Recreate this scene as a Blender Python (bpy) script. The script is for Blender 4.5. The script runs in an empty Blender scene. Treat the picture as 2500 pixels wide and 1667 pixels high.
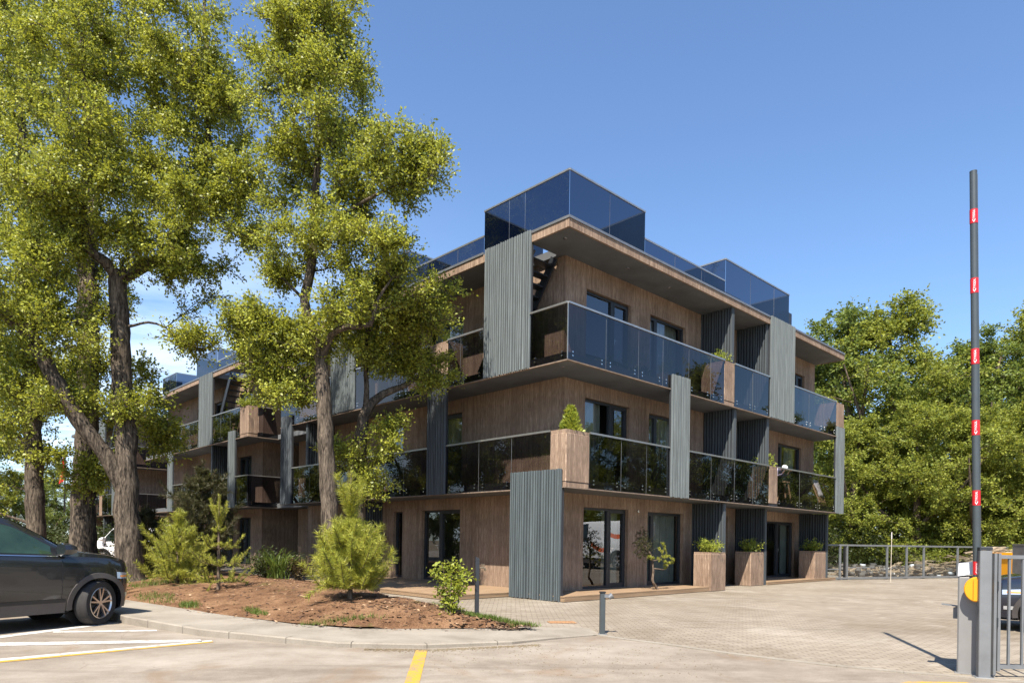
import bpy, bmesh, math, random
import numpy as np
from mathutils import Vector, Matrix
rnd = random.Random(7)
SC = bpy.context.scene
COL = SC.collection
PI = math.pi

# ------------------------------------------------------------------ camera model and building frame
EYE = 1.42
FOC, HOR, ROLL, TH = 1690.0, 1319.5, 0.0142, 0.808
CX, CY = 1.2445, 16.324
CR, SR = math.cos(ROLL), math.sin(ROLL)
RV = Vector((math.sin(TH), math.cos(TH), 0))
LV = Vector((-math.cos(TH), math.sin(TH), 0))
CB = Vector((CX, CY, 0))

def at(dx, dy, Y):
    """the point of the photograph's pixel (2352 wide) at distance Y in front of the eye"""
    p = (dx * 1.063 - 1250) / FOC; q = (dy * 1.063 - HOR) / FOC
    return Vector(((p * CR + q * SR) * Y, Y, EYE + (p * SR - q * CR) * Y))

def bw(a, b, z=0.0):
    return CB + RV * a + LV * b + Vector((0, 0, z))

def make_camera():
    cd = bpy.data.cameras.new('camera'); co = bpy.data.objects.new('camera', cd); COL.objects.link(co)
    cd.sensor_width = 36; cd.lens = FOC / 2500 * 36; cd.shift_y = (HOR - 833.5) / 2500
    cd.clip_start = 0.1; cd.clip_end = 3000
    m = Matrix(((CR, -SR, 0, 0), (0, 0, -1, 0), (SR, CR, 0, EYE), (0, 0, 0, 1)))
    co.matrix_world = m
    SC.camera = co
make_camera()

# ------------------------------------------------------------------ materials
MATS = {}
def newmat(name):
    m = bpy.data.materials.new(name); m.use_nodes = True
    nt = m.node_tree; nt.nodes.clear()
    out = nt.nodes.new('ShaderNodeOutputMaterial')
    MATS[name] = m
    return m, nt, out
def N(nt, t, **kw):
    n = nt.nodes.new(t)
    for k, v in kw.items():
        if k in n.inputs: n.inputs[k].default_value = v
        else: setattr(n, k, v)
    return n
def lk(nt, a, b): nt.links.new(a, b)
def ramp(nt, fac, stops):
    r = nt.nodes.new('ShaderNodeValToRGB')
    while len(r.color_ramp.elements) < len(stops): r.color_ramp.elements.new(0.5)
    for e, (p, c) in zip(r.color_ramp.elements, stops):
        e.position = p; e.color = (*c, 1) if len(c) == 3 else c
    lk(nt, fac, r.inputs['Fac']); return r.outputs['Color']
def mixc(nt, fac, a, b, mode='MIX'):
    n = nt.nodes.new('ShaderNodeMix'); n.data_type = 'RGBA'; n.blend_type = mode
    for s, v in ((0, fac), (6, a), (7, b)):
        if hasattr(v, 'is_linked'): lk(nt, v, n.inputs[s])
        elif isinstance(v, (int, float)): n.inputs[s].default_value = v
        else: n.inputs[s].default_value = (*v, 1)
    return n.outputs[2]
def mth(nt, op, a, b=None, c=None):
    n = nt.nodes.new('ShaderNodeMath'); n.operation = op
    for i, v in enumerate((a, b, c)):
        if v is None: continue
        if hasattr(v, 'is_linked'): lk(nt, v, n.inputs[i])
        else: n.inputs[i].default_value = v
    return n.outputs[0]
def noise(nt, vec, scale, detail=4, rough=0.55, dist=0.0):
    n = N(nt, 'ShaderNodeTexNoise'); n.inputs['Scale'].default_value = scale
    n.inputs['Detail'].default_value = detail; n.inputs['Roughness'].default_value = rough
    n.inputs['Distortion'].default_value = dist
    if vec is not None: lk(nt, vec, n.inputs['Vector'])
    return n.outputs['Fac']
def objco(nt): return N(nt, 'ShaderNodeTexCoord').outputs['Object']
def scl(nt, vec, s):
    n = nt.nodes.new('ShaderNodeMapping'); n.inputs['Scale'].default_value = s
    lk(nt, vec, n.inputs['Vector']); return n.outputs['Vector']
def bump(nt, h, strength=0.4, dist=0.02):
    n = nt.nodes.new('ShaderNodeBump'); n.inputs['Strength'].default_value = strength
    n.inputs['Distance'].default_value = dist; lk(nt, h, n.inputs['Height']); return n.outputs['Normal']
def princ(nt, out, color, rough=0.6, metal=0.0, normal=None, spec=0.5, coat=0.0):
    b = N(nt, 'ShaderNodeBsdfPrincipled')
    if hasattr(color, 'is_linked'): lk(nt, color, b.inputs['Base Color'])
    else: b.inputs['Base Color'].default_value = (*color, 1)
    if hasattr(rough, 'is_linked'): lk(nt, rough, b.inputs['Roughness'])
    else: b.inputs['Roughness'].default_value = rough
    b.inputs['Metallic'].default_value = metal
    b.inputs['Specular IOR Level'].default_value = spec
    b.inputs['Coat Weight'].default_value = coat
    if normal is not None: lk(nt, normal, b.inputs['Normal'])
    lk(nt, b.outputs[0], out.inputs['Surface']); return b

def mat_simple(name, color, rough=0.6, metal=0.0, var=0.15, nscale=6.0, spec=0.5, coat=0.0, bumpy=0.0):
    m, nt, out = newmat(name)
    o = objco(nt); f = noise(nt, o, nscale, 5)
    lo = tuple(c * (1 - var) for c in color); hi = tuple(min(1, c * (1 + var)) for c in color)
    col = ramp(nt, f, [(0.3, lo), (0.7, hi)])
    nm = bump(nt, noise(nt, o, nscale * 8, 4), bumpy, 0.01) if bumpy else None
    princ(nt, out, col, rough, metal, nm, spec, coat); return m

def mat_board(name='board_concrete'):
    """brown render cast against vertical boards: rough vertical streaks, lighter worn ridges"""
    m, nt, out = newmat(name)
    o = objco(nt)
    sx = N(nt, 'ShaderNodeSeparateXYZ'); lk(nt, o, sx.inputs[0])
    s = mth(nt, 'ADD', sx.outputs[0], sx.outputs[1])
    cv = N(nt, 'ShaderNodeCombineXYZ'); lk(nt, s, cv.inputs[0]); lk(nt, sx.outputs[2], cv.inputs[2])
    v = cv.outputs[0]
    bid = mth(nt, 'FLOOR', mth(nt, 'MULTIPLY', s, 1 / 0.055))
    wn = N(nt, 'ShaderNodeTexWhiteNoise'); wn.noise_dimensions = '1D'; lk(nt, bid, wn.inputs['W'])
    f1 = noise(nt, scl(nt, v, (55, 1, 2.2)), 1.0, 6, 0.62, 0.3)
    f2 = noise(nt, scl(nt, v, (100, 1, 5)), 1.0, 5, 0.7)
    f3 = noise(nt, v, 0.9, 4, 0.55)
    f = mth(nt, 'ADD', mth(nt, 'MULTIPLY', f1, 0.34), mth(nt, 'ADD', mth(nt, 'MULTIPLY', f2, 0.44), mth(nt, 'MULTIPLY', f3, 0.22)))
    c = ramp(nt, f, [(0.37, (0.070, 0.048, 0.034)), (0.46, (0.225, 0.154, 0.106)), (0.53, (0.355, 0.250, 0.175)), (0.64, (0.62, 0.470, 0.345))])
    c = mixc(nt, mth(nt, 'MULTIPLY', wn.outputs[0], 0.50), c, (0.15, 0.095, 0.068))
    edge = mth(nt, 'FRACT', mth(nt, 'MULTIPLY', s, 1 / 0.055))
    gr = mth(nt, 'LESS_THAN', edge, 0.13)
    h = mth(nt, 'SUBTRACT', f, mth(nt, 'MULTIPLY', gr, 0.35))
    c = mixc(nt, mth(nt, 'MULTIPLY', mth(nt, 'MULTIPLY', gr, noise(nt, scl(nt, v, (9, 1, 2.5)), 1.0, 3)), 0.95), c, (0.06, 0.04, 0.028))
    princ(nt, out, c, 0.85, 0, bump(nt, h, 0.65, 0.03), 0.25); return m

def mat_rib(name='grey_green_timber', base=(0.20, 0.235, 0.22)):
    m, nt, out = newmat(name)
    o = objco(nt)
    sx = N(nt, 'ShaderNodeSeparateXYZ'); lk(nt, o, sx.inputs[0])
    s = mth(nt, 'ADD', sx.outputs[0], sx.outputs[1])
    cv = N(nt, 'ShaderNodeCombineXYZ'); lk(nt, s, cv.inputs[0]); lk(nt, sx.outputs[2], cv.inputs[2])
    f1 = noise(nt, scl(nt, cv.outputs[0], (45, 1, 1.0)), 1.0, 6, 0.65, 0.4)
    f2 = noise(nt, scl(nt, cv.outputs[0], (14, 1, 0.35)), 1.0, 3, 0.5)
    f = mth(nt, 'ADD', mth(nt, 'MULTIPLY', f1, 0.6), mth(nt, 'MULTIPLY', f2, 0.4))
    b = base
    c = ramp(nt, f, [(0.3, tuple(x * .5 for x in b)), (0.5, b), (0.62, tuple(x * 1.3 for x in b)), (0.76, tuple(min(.6, x * 1.9) for x in b))])
    princ(nt, out, c, 0.75, 0, bump(nt, f1, 0.5, 0.01), 0.3); return m

def mat_glass(name, tint, ior=1.5, rough=0.0, boost=1.0):
    """thin tinted sheet: straight-through tint plus a mirror layer by Fresnel"""
    m, nt, out = newmat(name)
    tr = N(nt, 'ShaderNodeBsdfTransparent'); tr.inputs[0].default_value = (*tint, 1)
    gl = N(nt, 'ShaderNodeBsdfGlossy'); gl.inputs['Roughness'].default_value = rough
    gl.inputs[0].default_value = (0.95, 0.97, 1, 1)
    g = N(nt, 'ShaderNodeNewGeometry'); dt = N(nt, 'ShaderNodeVectorMath'); dt.operation = 'DOT_PRODUCT'
    lk(nt, g.outputs['Incoming'], dt.inputs[0]); lk(nt, g.outputs['Normal'], dt.inputs[1])
    f0 = ((ior - 1) / (ior + 1)) ** 2 * 2 * boost
    cs = mth(nt, 'SUBTRACT', 1.0, mth(nt, 'ABSOLUTE', dt.outputs['Value']))
    f = mth(nt, 'MINIMUM', mth(nt, 'ADD', mth(nt, 'MULTIPLY', mth(nt, 'POWER', cs, 5.0), 1 - f0), f0), 1.0)
    mx = N(nt, 'ShaderNodeMixShader'); lk(nt, f, mx.inputs[0]); lk(nt, tr.outputs[0], mx.inputs[1]); lk(nt, gl.outputs[0], mx.inputs[2])
    lk(nt, mx.outputs[0], out.inputs['Surface']); return m

def mat_leaf(name, dark, light, trans=0.35, rough=0.5, spec=0.35, nsc=0.9):
    m, nt, out = newmat(name)
    g = N(nt, 'ShaderNodeNewGeometry')
    o = objco(nt); f = noise(nt, o, nsc, 3)
    k = mth(nt, 'ADD', mth(nt, 'MULTIPLY', g.outputs['Random Per Island'], 0.55), mth(nt, 'MULTIPLY', mth(nt, 'SUBTRACT', f, 0.2), 0.9))
    c = ramp(nt, k, [(0.2, dark), (0.55, tuple((a + b) / 2 for a, b in zip(dark, light))), (0.9, light)])
    b = N(nt, 'ShaderNodeBsdfPrincipled'); lk(nt, c, b.inputs['Base Color'])
    b.inputs['Roughness'].default_value = rough; b.inputs['Specular IOR Level'].default_value = spec
    t = N(nt, 'ShaderNodeBsdfTranslucent')
    lk(nt, mixc(nt, 0.5, c, (light[0] * 1.5, light[1] * 1.45, light[2] * 0.8)), t.inputs[0])
    mx = N(nt, 'ShaderNodeMixShader'); mx.inputs[0].default_value = trans
    lk(nt, b.outputs[0], mx.inputs[1]); lk(nt, t.outputs[0], mx.inputs[2]); lk(nt, mx.outputs[0], out.inputs['Surface'])
    return m

def mat_bark(name, dark, light):
    m, nt, out = newmat(name)
    o = objco(nt)
    f = noise(nt, scl(nt, o, (17, 17, 2.6)), 1.0, 7, 0.66, 0.7)
    f2 = noise(nt, scl(nt, o, (40, 40, 9)), 1.0, 4, 0.6)
    k = mth(nt, 'ADD', mth(nt, 'MULTIPLY', f, 0.7), mth(nt, 'MULTIPLY', f2, 0.3))
    c = ramp(nt, k, [(0.40, dark), (0.52, tuple(a * .62 + b * .38 for a, b in zip(dark, light))), (0.66, light)])
    princ(nt, out, c, 0.9, 0, bump(nt, k, 0.8, 0.03), 0.2); return m

def mat_road():
    m, nt, out = newmat('pale_worn_asphalt')
    o = objco(nt)
    big = noise(nt, scl(nt, o, (0.22, 0.5, 1)), 1.0, 5, 0.6, 0.8)
    mid = noise(nt, o, 2.2, 6, 0.65)
    fine = noise(nt, o, 70, 3, 0.7)
    f = mth(nt, 'ADD', mth(nt, 'MULTIPLY', big, 0.5), mth(nt, 'ADD', mth(nt, 'MULTIPLY', mid, 0.3), mth(nt, 'MULTIPLY', fine, 0.2)))
    c = ramp(nt, f, [(0.36, (0.132, 0.107, 0.083)), (0.5, (0.224, 0.189, 0.151)), (0.63, (0.305, 0.267, 0.222))])
    dirt = mth(nt, 'MULTIPLY', ramp2(nt, noise(nt, o, 0.55, 6, 0.7, 1.2), 0.52, 0.68), 0.62)
    c = mixc(nt, dirt, c, (0.185, 0.127, 0.082))
    cr = N(nt, 'ShaderNodeTexVoronoi'); cr.feature = 'DISTANCE_TO_EDGE'; cr.inputs['Scale'].default_value = 0.33
    dv = N(nt, 'ShaderNodeVectorMath'); dv.operation = 'MULTIPLY_ADD'
    nz = N(nt, 'ShaderNodeTexNoise'); nz.inputs['Scale'].default_value = 1.6; nz.inputs['Detail'].default_value = 5; lk(nt, o, nz.inputs['Vector'])
    lk(nt, nz.outputs['Color'], dv.inputs[0]); dv.inputs[1].default_value = (0.5, 0.5, 0); lk(nt, o, dv.inputs[2])
    lk(nt, dv.outputs[0], cr.inputs['Vector'])
    mp = nt.nodes.new('ShaderNodeMapping'); mp.inputs['Rotation'].default_value = (0, 0, 0.66); mp.inputs['Scale'].default_value = (0.16, 2.6, 1); lk(nt, o, mp.inputs['Vector'])
    trk = mth(nt, 'MULTIPLY', ramp2(nt, noise(nt, mp.outputs['Vector'], 1.0, 4, 0.6, 0.25), 0.54, 0.70), 0.34)
    c = mixc(nt, trk, c, (0.115, 0.095, 0.075))
    oil = mth(nt, 'MULTIPLY', ramp2(nt, noise(nt, o, 1.15, 3, 0.5, 0.3), 0.68, 0.76), 0.5); c = mixc(nt, oil, c, (0.10, 0.082, 0.066))
    ck = mth(nt, 'LESS_THAN', cr.outputs['Distance'], 0.002)
    spots = ramp2(nt, noise(nt, o, 9, 3, 0.6), 0.70, 0.74)
    c = mixc(nt, mth(nt, 'MULTIPLY', mth(nt, 'MULTIPLY', ck, ramp2(nt, noise(nt, o, 0.35, 3), 0.5, 0.62)), 0.45), c, (0.13, 0.10, 0.075))
    c = mixc(nt, mth(nt, 'MULTIPLY', spots, 0.35), c, (0.15, 0.11, 0.08))
    princ(nt, out, c, 0.9, 0, bump(nt, mth(nt, 'ADD', mid, fine), 0.3, 0.01), 0.25); return m
def ramp2(nt, f, a, b):
    n = nt.nodes.new('ShaderNodeMapRange'); n.interpolation_type = 'SMOOTHSTEP'
    n.inputs['From Min'].default_value = a; n.inputs['From Max'].default_value = b
    lk(nt, f, n.inputs['Value']); return n.outputs['Result']

def mat_paving():
    m, nt, out = newmat('block_paving')
    o = objco(nt)
    br = N(nt, 'ShaderNodeTexBrick'); br.offset = 0.5
    lk(nt, o, br.inputs['Vector']); br.inputs['Scale'].default_value = 1.0
    br.inputs['Brick Width'].default_value = 0.20; br.inputs['Row Height'].default_value = 0.10
    br.inputs['Mortar Size'].default_value = 0.007; br.inputs['Bias'].default_value = -0.1
    br.inputs['Color1'].default_value = (0.275, 0.243, 0.200, 1); br.inputs['Color2'].default_value = (0.222, 0.192, 0.155, 1)
    br.inputs['Mortar'].default_value = (0.12, 0.098, 0.075, 1)
    big = noise(nt, scl(nt, o, (0.3, 0.3, 1)), 1.0, 6, 0.62, 0.6)
    mid = noise(nt, o, 3.0, 5, 0.6)
    c = mixc(nt, 0.75, br.outputs['Color'], ramp(nt, big, [(0.3, (0.66, 0.60, 0.52)), (0.52, (0.95, 0.92, 0.88)), (0.7, (1.2, 1.18, 1.15))]), 'MULTIPLY')
    c = mixc(nt, 0.5, c, ramp(nt, mid, [(0.3, (0.8, 0.77, 0.72)), (0.7, (1.12, 1.1, 1.08))]), 'MULTIPLY')
    mp = nt.nodes.new('ShaderNodeMapping'); mp.inputs['Rotation'].default_value = (0, 0, 0.66); mp.inputs['Scale'].default_value = (0.2, 1.6, 1); lk(nt, o, mp.inputs['Vector'])
    c = mixc(nt, mth(nt, 'MULTIPLY', ramp2(nt, noise(nt, mp.outputs['Vector'], 1.0, 5, 0.6, 0.4), 0.50, 0.68), 0.32), c, (0.125, 0.103, 0.078))
    c = mixc(nt, mth(nt, 'MULTIPLY', ramp2(nt, noise(nt, o, 0.7, 6, 0.7, 0.8), 0.52, 0.66), 0.45), c, (0.33, 0.295, 0.245))
    h = mth(nt, 'MULTIPLY', br.outputs['Fac'], -1.0)
    princ(nt, out, c, 0.88, 0, bump(nt, h, 0.5, 0.006), 0.25); return m

def mat_concrete(name, c0, c1, c2, sc=1.2):
    m, nt, out = newmat(name)
    o = objco(nt)
    f = mth(nt, 'ADD', mth(nt, 'MULTIPLY', noise(nt, o, sc, 7, 0.65, 0.4), 0.7), mth(nt, 'MULTIPLY', noise(nt, o, 45, 4, 0.7), 0.3))
    c = ramp(nt, f, [(0.33, c0), (0.5, c1), (0.68, c2)])
    princ(nt, out, c, 0.88, 0, bump(nt, f, 0.25, 0.01), 0.25); return m

def mat_mulch():
    m, nt, out = newmat('red_brown_mulch')
    o = objco(nt)
    f = mth(nt, 'ADD', mth(nt, 'MULTIPLY', noise(nt, scl(nt, o, (55, 40, 55)), 1.0, 5, 0.75, 1.5), 0.6), mth(nt, 'MULTIPLY', noise(nt, o, 2.0, 6, 0.65), 0.4))
    c = ramp(nt, f, [(0.38, (0.045, 0.020, 0.010)), (0.5, (0.165, 0.088, 0.046)), (0.62, (0.30, 0.180, 0.10))])
    g = mth(nt, 'MULTIPLY', ramp2(nt, noise(nt, o, 0.8, 6, 0.7, 0.6), 0.56, 0.68), 0.6)
    c = mixc(nt, g, c, (0.10, 0.105, 0.028))
    princ(nt, out, c, 0.95, 0, bump(nt, f, 0.9, 0.04), 0.15); return m

def mat_wood(name, c0, c1, axis=(2, 60, 60)):
    m, nt, out = newmat(name)
    o = objco(nt); f = noise(nt, scl(nt, o, axis), 1.0, 6, 0.6, 0.3)
    princ(nt, out, ramp(nt, f, [(0.32, c0), (0.68, c1)]), 0.75, 0, bump(nt, f, 0.3, 0.005), 0.3); return m

def mat_worn_paint(name, col, under=(0.22, 0.18, 0.14)):
    m, nt, out = newmat(name)
    o = objco(nt)
    f = mth(nt, 'ADD', mth(nt, 'MULTIPLY', noise(nt, o, 7, 7, 0.72), 0.6), mth(nt, 'MULTIPLY', noise(nt, o, 60, 4, 0.7), 0.4))
    k = ramp2(nt, f, 0.38, 0.53)
    c = mixc(nt, k, under, mixc(nt, noise(nt, o, 3, 4), tuple(x * .85 for x in col), col))
    princ(nt, out, c, 0.7, 0, None, 0.3); return m

M_BOARD = mat_board()
M_RIB = mat_rib('grey_green_timber', (0.115, 0.131, 0.133))
M_RIBP = mat_rib('shade_darkened_timber', (0.062, 0.072, 0.078))  # same grey-green paint, darkened to put the partitions' shade into the colour
M_RIBBACK = mat_simple('gap_shade_backing', (0.018, 0.02, 0.024), 0.9)  # near black, so the backing colour deepens the shade between the battens
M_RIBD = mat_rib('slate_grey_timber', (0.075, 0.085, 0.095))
M_SOFFIT = mat_simple('grey_soffit_render', (0.105, 0.110, 0.115), 0.9, 0, 0.18, 1.5)
M_FRAME = mat_simple('anthracite_frame', (0.022, 0.025, 0.03), 0.45, 0.0, 0.1)
M_DARKMETAL = mat_simple('dark_steel', (0.03, 0.033, 0.038), 0.45, 0.3, 0.15)
M_CAP = mat_simple('grey_metal_flashing', (0.22, 0.225, 0.23), 0.45, 0.6, 0.12)
M_RAIL = mat_simple('brushed_handrail', (0.42, 0.41, 0.39), 0.35, 0.8, 0.1)
M_STEEL = mat_simple('bright_steel', (0.7, 0.7, 0.7), 0.25, 1.0, 0.05)
M_GALV = mat_simple('grey_painted_steel', (0.17, 0.175, 0.18), 0.5, 0.3, 0.12)
M_BALGLASS = mat_glass('tinted_balcony_glass', (0.205, 0.195, 0.215), 1.52, 0.0, 0.72)
M_ROOFGLASS = mat_glass('blue_tinted_glass', (0.135, 0.155, 0.205), 1.5, 0.0, 0.7)
M_ROOFDARK = mat_glass('dark_tinted_glass', (0.05, 0.055, 0.07), 1.5, 0.0, 0.6)
M_WINGLASS = mat_glass('window_glass', (0.50, 0.53, 0.52), 1.5, 0.0, 1.75)
M_FENCEGLASS = mat_glass('fence_glass', (0.74, 0.78, 0.78), 1.5, 0.02, 1.3)
M_CURTAIN = mat_simple('pale_curtain', (0.50, 0.52, 0.46), 0.9, 0, 0.12, 3)
M_INTER = mat_simple('interior_plaster', (0.16, 0.14, 0.12), 0.9)
M_ROAD = mat_road(); M_PAVE = mat_paving()
M_WALK = mat_concrete('pale_concrete_paving', (0.162, 0.138, 0.110), (0.236, 0.206, 0.167), (0.30, 0.267, 0.222))
M_MULCH = mat_mulch()
M_SOIL = mat_concrete('dry_soil', (0.09, 0.065, 0.04), (0.15, 0.115, 0.07), (0.22, 0.18, 0.115), 0.4)
M_DECK = mat_wood('deck_boards', (0.165, 0.105, 0.06), (0.32, 0.22, 0.135), (1.2, 22, 60))
M_YEL = mat_worn_paint('yellow_road_paint', (0.50, 0.29, 0.035))
M_WHITE = mat_worn_paint('white_road_paint', (0.56, 0.54, 0.51))
M_BARK = mat_bark('grey_brown_bark', (0.016, 0.012, 0.009), (0.21, 0.165, 0.122))
M_BARKL = mat_bark('pale_bark', (0.05, 0.035, 0.025), (0.28, 0.21, 0.15))
M_ALDER = mat_leaf('alder_leaf', (0.062, 0.096, 0.015), (0.43, 0.44, 0.062), 0.35, 0.45, 0.35)
M_FOREST = mat_leaf('forest_leaf', (0.075, 0.110, 0.020), (0.33, 0.35, 0.058), 0.38, 0.55, 0.25)
M_FORESTB = mat_leaf('deep_green_forest_leaf', (0.045, 0.080, 0.020), (0.235, 0.285, 0.058), 0.33, 0.5, 0.3)
M_PINE = mat_leaf('yellow_green_needle', (0.12, 0.16, 0.02), (0.46, 0.44, 0.07), 0.25, 0.5, 0.3, 3.2)
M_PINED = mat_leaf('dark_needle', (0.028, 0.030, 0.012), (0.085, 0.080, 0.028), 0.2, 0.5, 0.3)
M_SHRUB = mat_leaf('bright_shrub_leaf', (0.12, 0.17, 0.022), (0.38, 0.40, 0.06), 0.35, 0.45, 0.4)
M_GRASS = mat_leaf('grass_blade', (0.05, 0.085, 0.012), (0.16, 0.21, 0.045), 0.3, 0.5, 0.3)
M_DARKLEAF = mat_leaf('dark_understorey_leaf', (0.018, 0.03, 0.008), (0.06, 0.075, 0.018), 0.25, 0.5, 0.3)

# ------------------------------------------------------------------ mesh helpers
class MB:
    def __init__(s): s.v = []; s.f = []; s.m = []
    def add(s, vs, fs, mi=0):
        o = len(s.v); s.v.extend([tuple(p) for p in vs]); s.f.extend([tuple(i + o for i in f) for f in fs]); s.m.extend([mi] * len(fs))
        return s
    def box(s, x0, x1, y0, y1, z0, z1, mi=0):
        if x0 > x1: x0, x1 = x1, x0
        if y0 > y1: y0, y1 = y1, y0
        return s.add([(x0, y0, z0), (x1, y0, z0), (x1, y1, z0), (x0, y1, z0), (x0, y0, z1), (x1, y0, z1), (x1, y1, z1), (x0, y1, z1)],
                     [(0, 3, 2, 1), (4, 5, 6, 7), (0, 1, 5, 4), (1, 2, 6, 5), (2, 3, 7, 6), (3, 0, 4, 7)], mi)
    def bevbox(s, x0, x1, y0, y1, z0, z1, r=0.02, mi=0):
        """box with chamfered vertical and top edges"""
        if x0 > x1: x0, x1 = x1, x0
        if y0 > y1: y0, y1 = y1, y0
        def ring(i, z): return [(x0 + i + r, y0 + i, z), (x1 - i - r, y0 + i, z), (x1 - i, y0 + i + r, z), (x1 - i, y1 - i - r, z), (x1 - i - r, y1 - i, z), (x0 + i + r, y1 - i, z), (x0 + i, y1 - i - r, z), (x0 + i, y0 + i + r, z)]
        vs = ring(0, z0) + ring(0, z1 - r) + ring(r, z1)
        fs = [tuple(range(7, -1, -1)), tuple(range(16, 24))]
        for k in (0, 8):
            for i in range(8): fs.append((k + i, k + (i + 1) % 8, k + 8 + (i + 1) % 8, k + 8 + i))
        return s.add(vs, fs, mi)
    def bar(s, p, q, w, h=None, mi=0, up=(0, 0, 1)):
        p = Vector(p); q = Vector(q); h = h or w; d = (q - p).normalized(); u = Vector(up)
        if abs(d.dot(u)) > 0.95: u = Vector((1, 0, 0))
        a = d.cross(u).normalized() * (w / 2); b = a.cross(d).normalized() * (h / 2)
        vs = [p - a - b, p + a - b, p + a + b, p - a + b, q - a - b, q + a - b, q + a + b, q - a + b]
        return s.add(vs, [(0, 3, 2, 1), (4, 5, 6, 7), (0, 1, 5, 4), (1, 2, 6, 5), (2, 3, 7, 6), (3, 0, 4, 7)], mi)
    def tube(s, pts, rad, n=8, mi=0, cap=True):
        pts = [Vector(p) for p in pts]
        if not hasattr(rad, '__len__'): rad = [rad] * len(pts)
        t = (pts[1] - pts[0]).normalized(); u = t.orthogonal().normalized(); vs = []
        for i, p in enumerate(pts):
            t = (pts[min(i + 1, len(pts) - 1)] - pts[max(i - 1, 0)]).normalized()
            u = (u - t * u.dot(t)).normalized(); w = t.cross(u)
            for k in range(n):
                a = 2 * PI * k / n; vs.append(p + (u * math.cos(a) + w * math.sin(a)) * rad[i])
        fs = []
        for i in range(len(pts) - 1):
            for k in range(n): fs.append((i * n + k, i * n + (k + 1) % n, (i + 1) * n + (k + 1) % n, (i + 1) * n + k))
        if cap: fs.append(tuple(range(n - 1, -1, -1))); fs.append(tuple((len(pts) - 1) * n + k for k in range(n)))
        return s.add(vs, fs, mi)
    def lathe(s, prof, n=24, c=(0, 0, 0), mi=0):
        """prof: list of (r, z) turned about z through c"""
        vs = []; fs = []
        for r, z in prof:
            for k in range(n):
                a = 2 * PI * k / n; vs.append((c[0] + r * math.cos(a), c[1] + r * math.sin(a), c[2] + z))
        for i in range(len(prof) - 1):
            for k in range(n): fs.append((i * n + k, i * n + (k + 1) % n, (i + 1) * n + (k + 1) % n, (i + 1) * n + k))
        return s.add(vs, fs, mi)
    def build(s, name, mats, parent=None, smooth=False, loc=None):
        me = bpy.data.meshes.new(name); me.from_pydata([tuple(v) for v in s.v], [], s.f); me.update()
        if not isinstance(mats, (list, tuple)): mats = [mats]
        for m in mats: me.materials.append(m)
        if len(mats) > 1: me.polygons.foreach_set('material_index', s.m)
        bm = bmesh.new(); bm.from_mesh(me); bmesh.ops.recalc_face_normals(bm, faces=bm.faces); bm.to_mesh(me); bm.free()
        if smooth:
            me.polygons.foreach_set('use_smooth', [True] * len(me.polygons))
            try: me.set_sharp_from_angle(angle=math.radians(38))
            except Exception: pass
        o = bpy.data.objects.new(name, me); COL.objects.link(o)
        if parent: o.parent = parent
        if loc is not None: o.location = loc
        return o

def npmesh(name, V, Fq, mats, parent=None, mi=None, tri=None, smooth=False):
    """fast mesh from numpy arrays: quads Fq (n,4) and triangles tri (m,3)"""
    me = bpy.data.meshes.new(name)
    nq = 0 if Fq is None else len(Fq); ntr = 0 if tri is None else len(tri)
    me.vertices.add(len(V)); me.vertices.foreach_set('co', np.asarray(V, np.float32).ravel())
    loops = []
    if nq: loops.append(np.asarray(Fq, np.int32).ravel())
    if ntr: loops.append(np.asarray(tri, np.int32).ravel())
    loops = np.concatenate(loops)
    me.loops.add(len(loops)); me.loops.foreach_set('vertex_index', loops)
    st = np.concatenate([np.arange(nq) * 4, nq * 4 + np.arange(ntr) * 3]).astype(np.int32)
    tot = np.concatenate([np.full(nq, 4), np.full(ntr, 3)]).astype(np.int32)
    me.polygons.add(nq + ntr); me.polygons.foreach_set('loop_start', st); me.polygons.foreach_set('loop_total', tot)
    if not isinstance(mats, (list, tuple)): mats = [mats]
    for m in mats: me.materials.append(m)
    if mi is not None: me.polygons.foreach_set('material_index', np.asarray(mi, np.int32))
    if smooth: me.polygons.foreach_set('use_smooth', np.ones(nq + ntr, bool))
    me.update(calc_edges=True); me.validate()
    o = bpy.data.objects.new(name, me); COL.objects.link(o)
    if parent: o.parent = parent
    return o

def tag(o, label=None, cat=None, group=None, kind=None):
    if label: o['label'] = label
    if cat: o['category'] = cat
    if group: o['group'] = group
    if kind: o['kind'] = kind
    return o
def thing(name, label, cat, loc=(0, 0, 0), rz=0.0, group=None):
    o = bpy.data.objects.new(name, None); COL.objects.link(o); o.location = loc; o.rotation_euler = (0, 0, rz)
    o.empty_display_size = 0.2
    return tag(o, label, cat, group)
def copy_tree(o, parent=None, loc=None, rz=None, scale=None, label=None):
    c = o.copy(); COL.objects.link(c)
    if parent: c.parent = parent
    if loc is not None: c.location = loc
    if rz is not None: c.rotation_euler = (0, 0, rz)
    if scale is not None: c.scale = (scale,) * 3 if not hasattr(scale, '__len__') else scale
    if label: c['label'] = label
    for ch in [x for x in COL.objects if x.parent == o]: copy_tree(ch, c)
    return c
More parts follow.
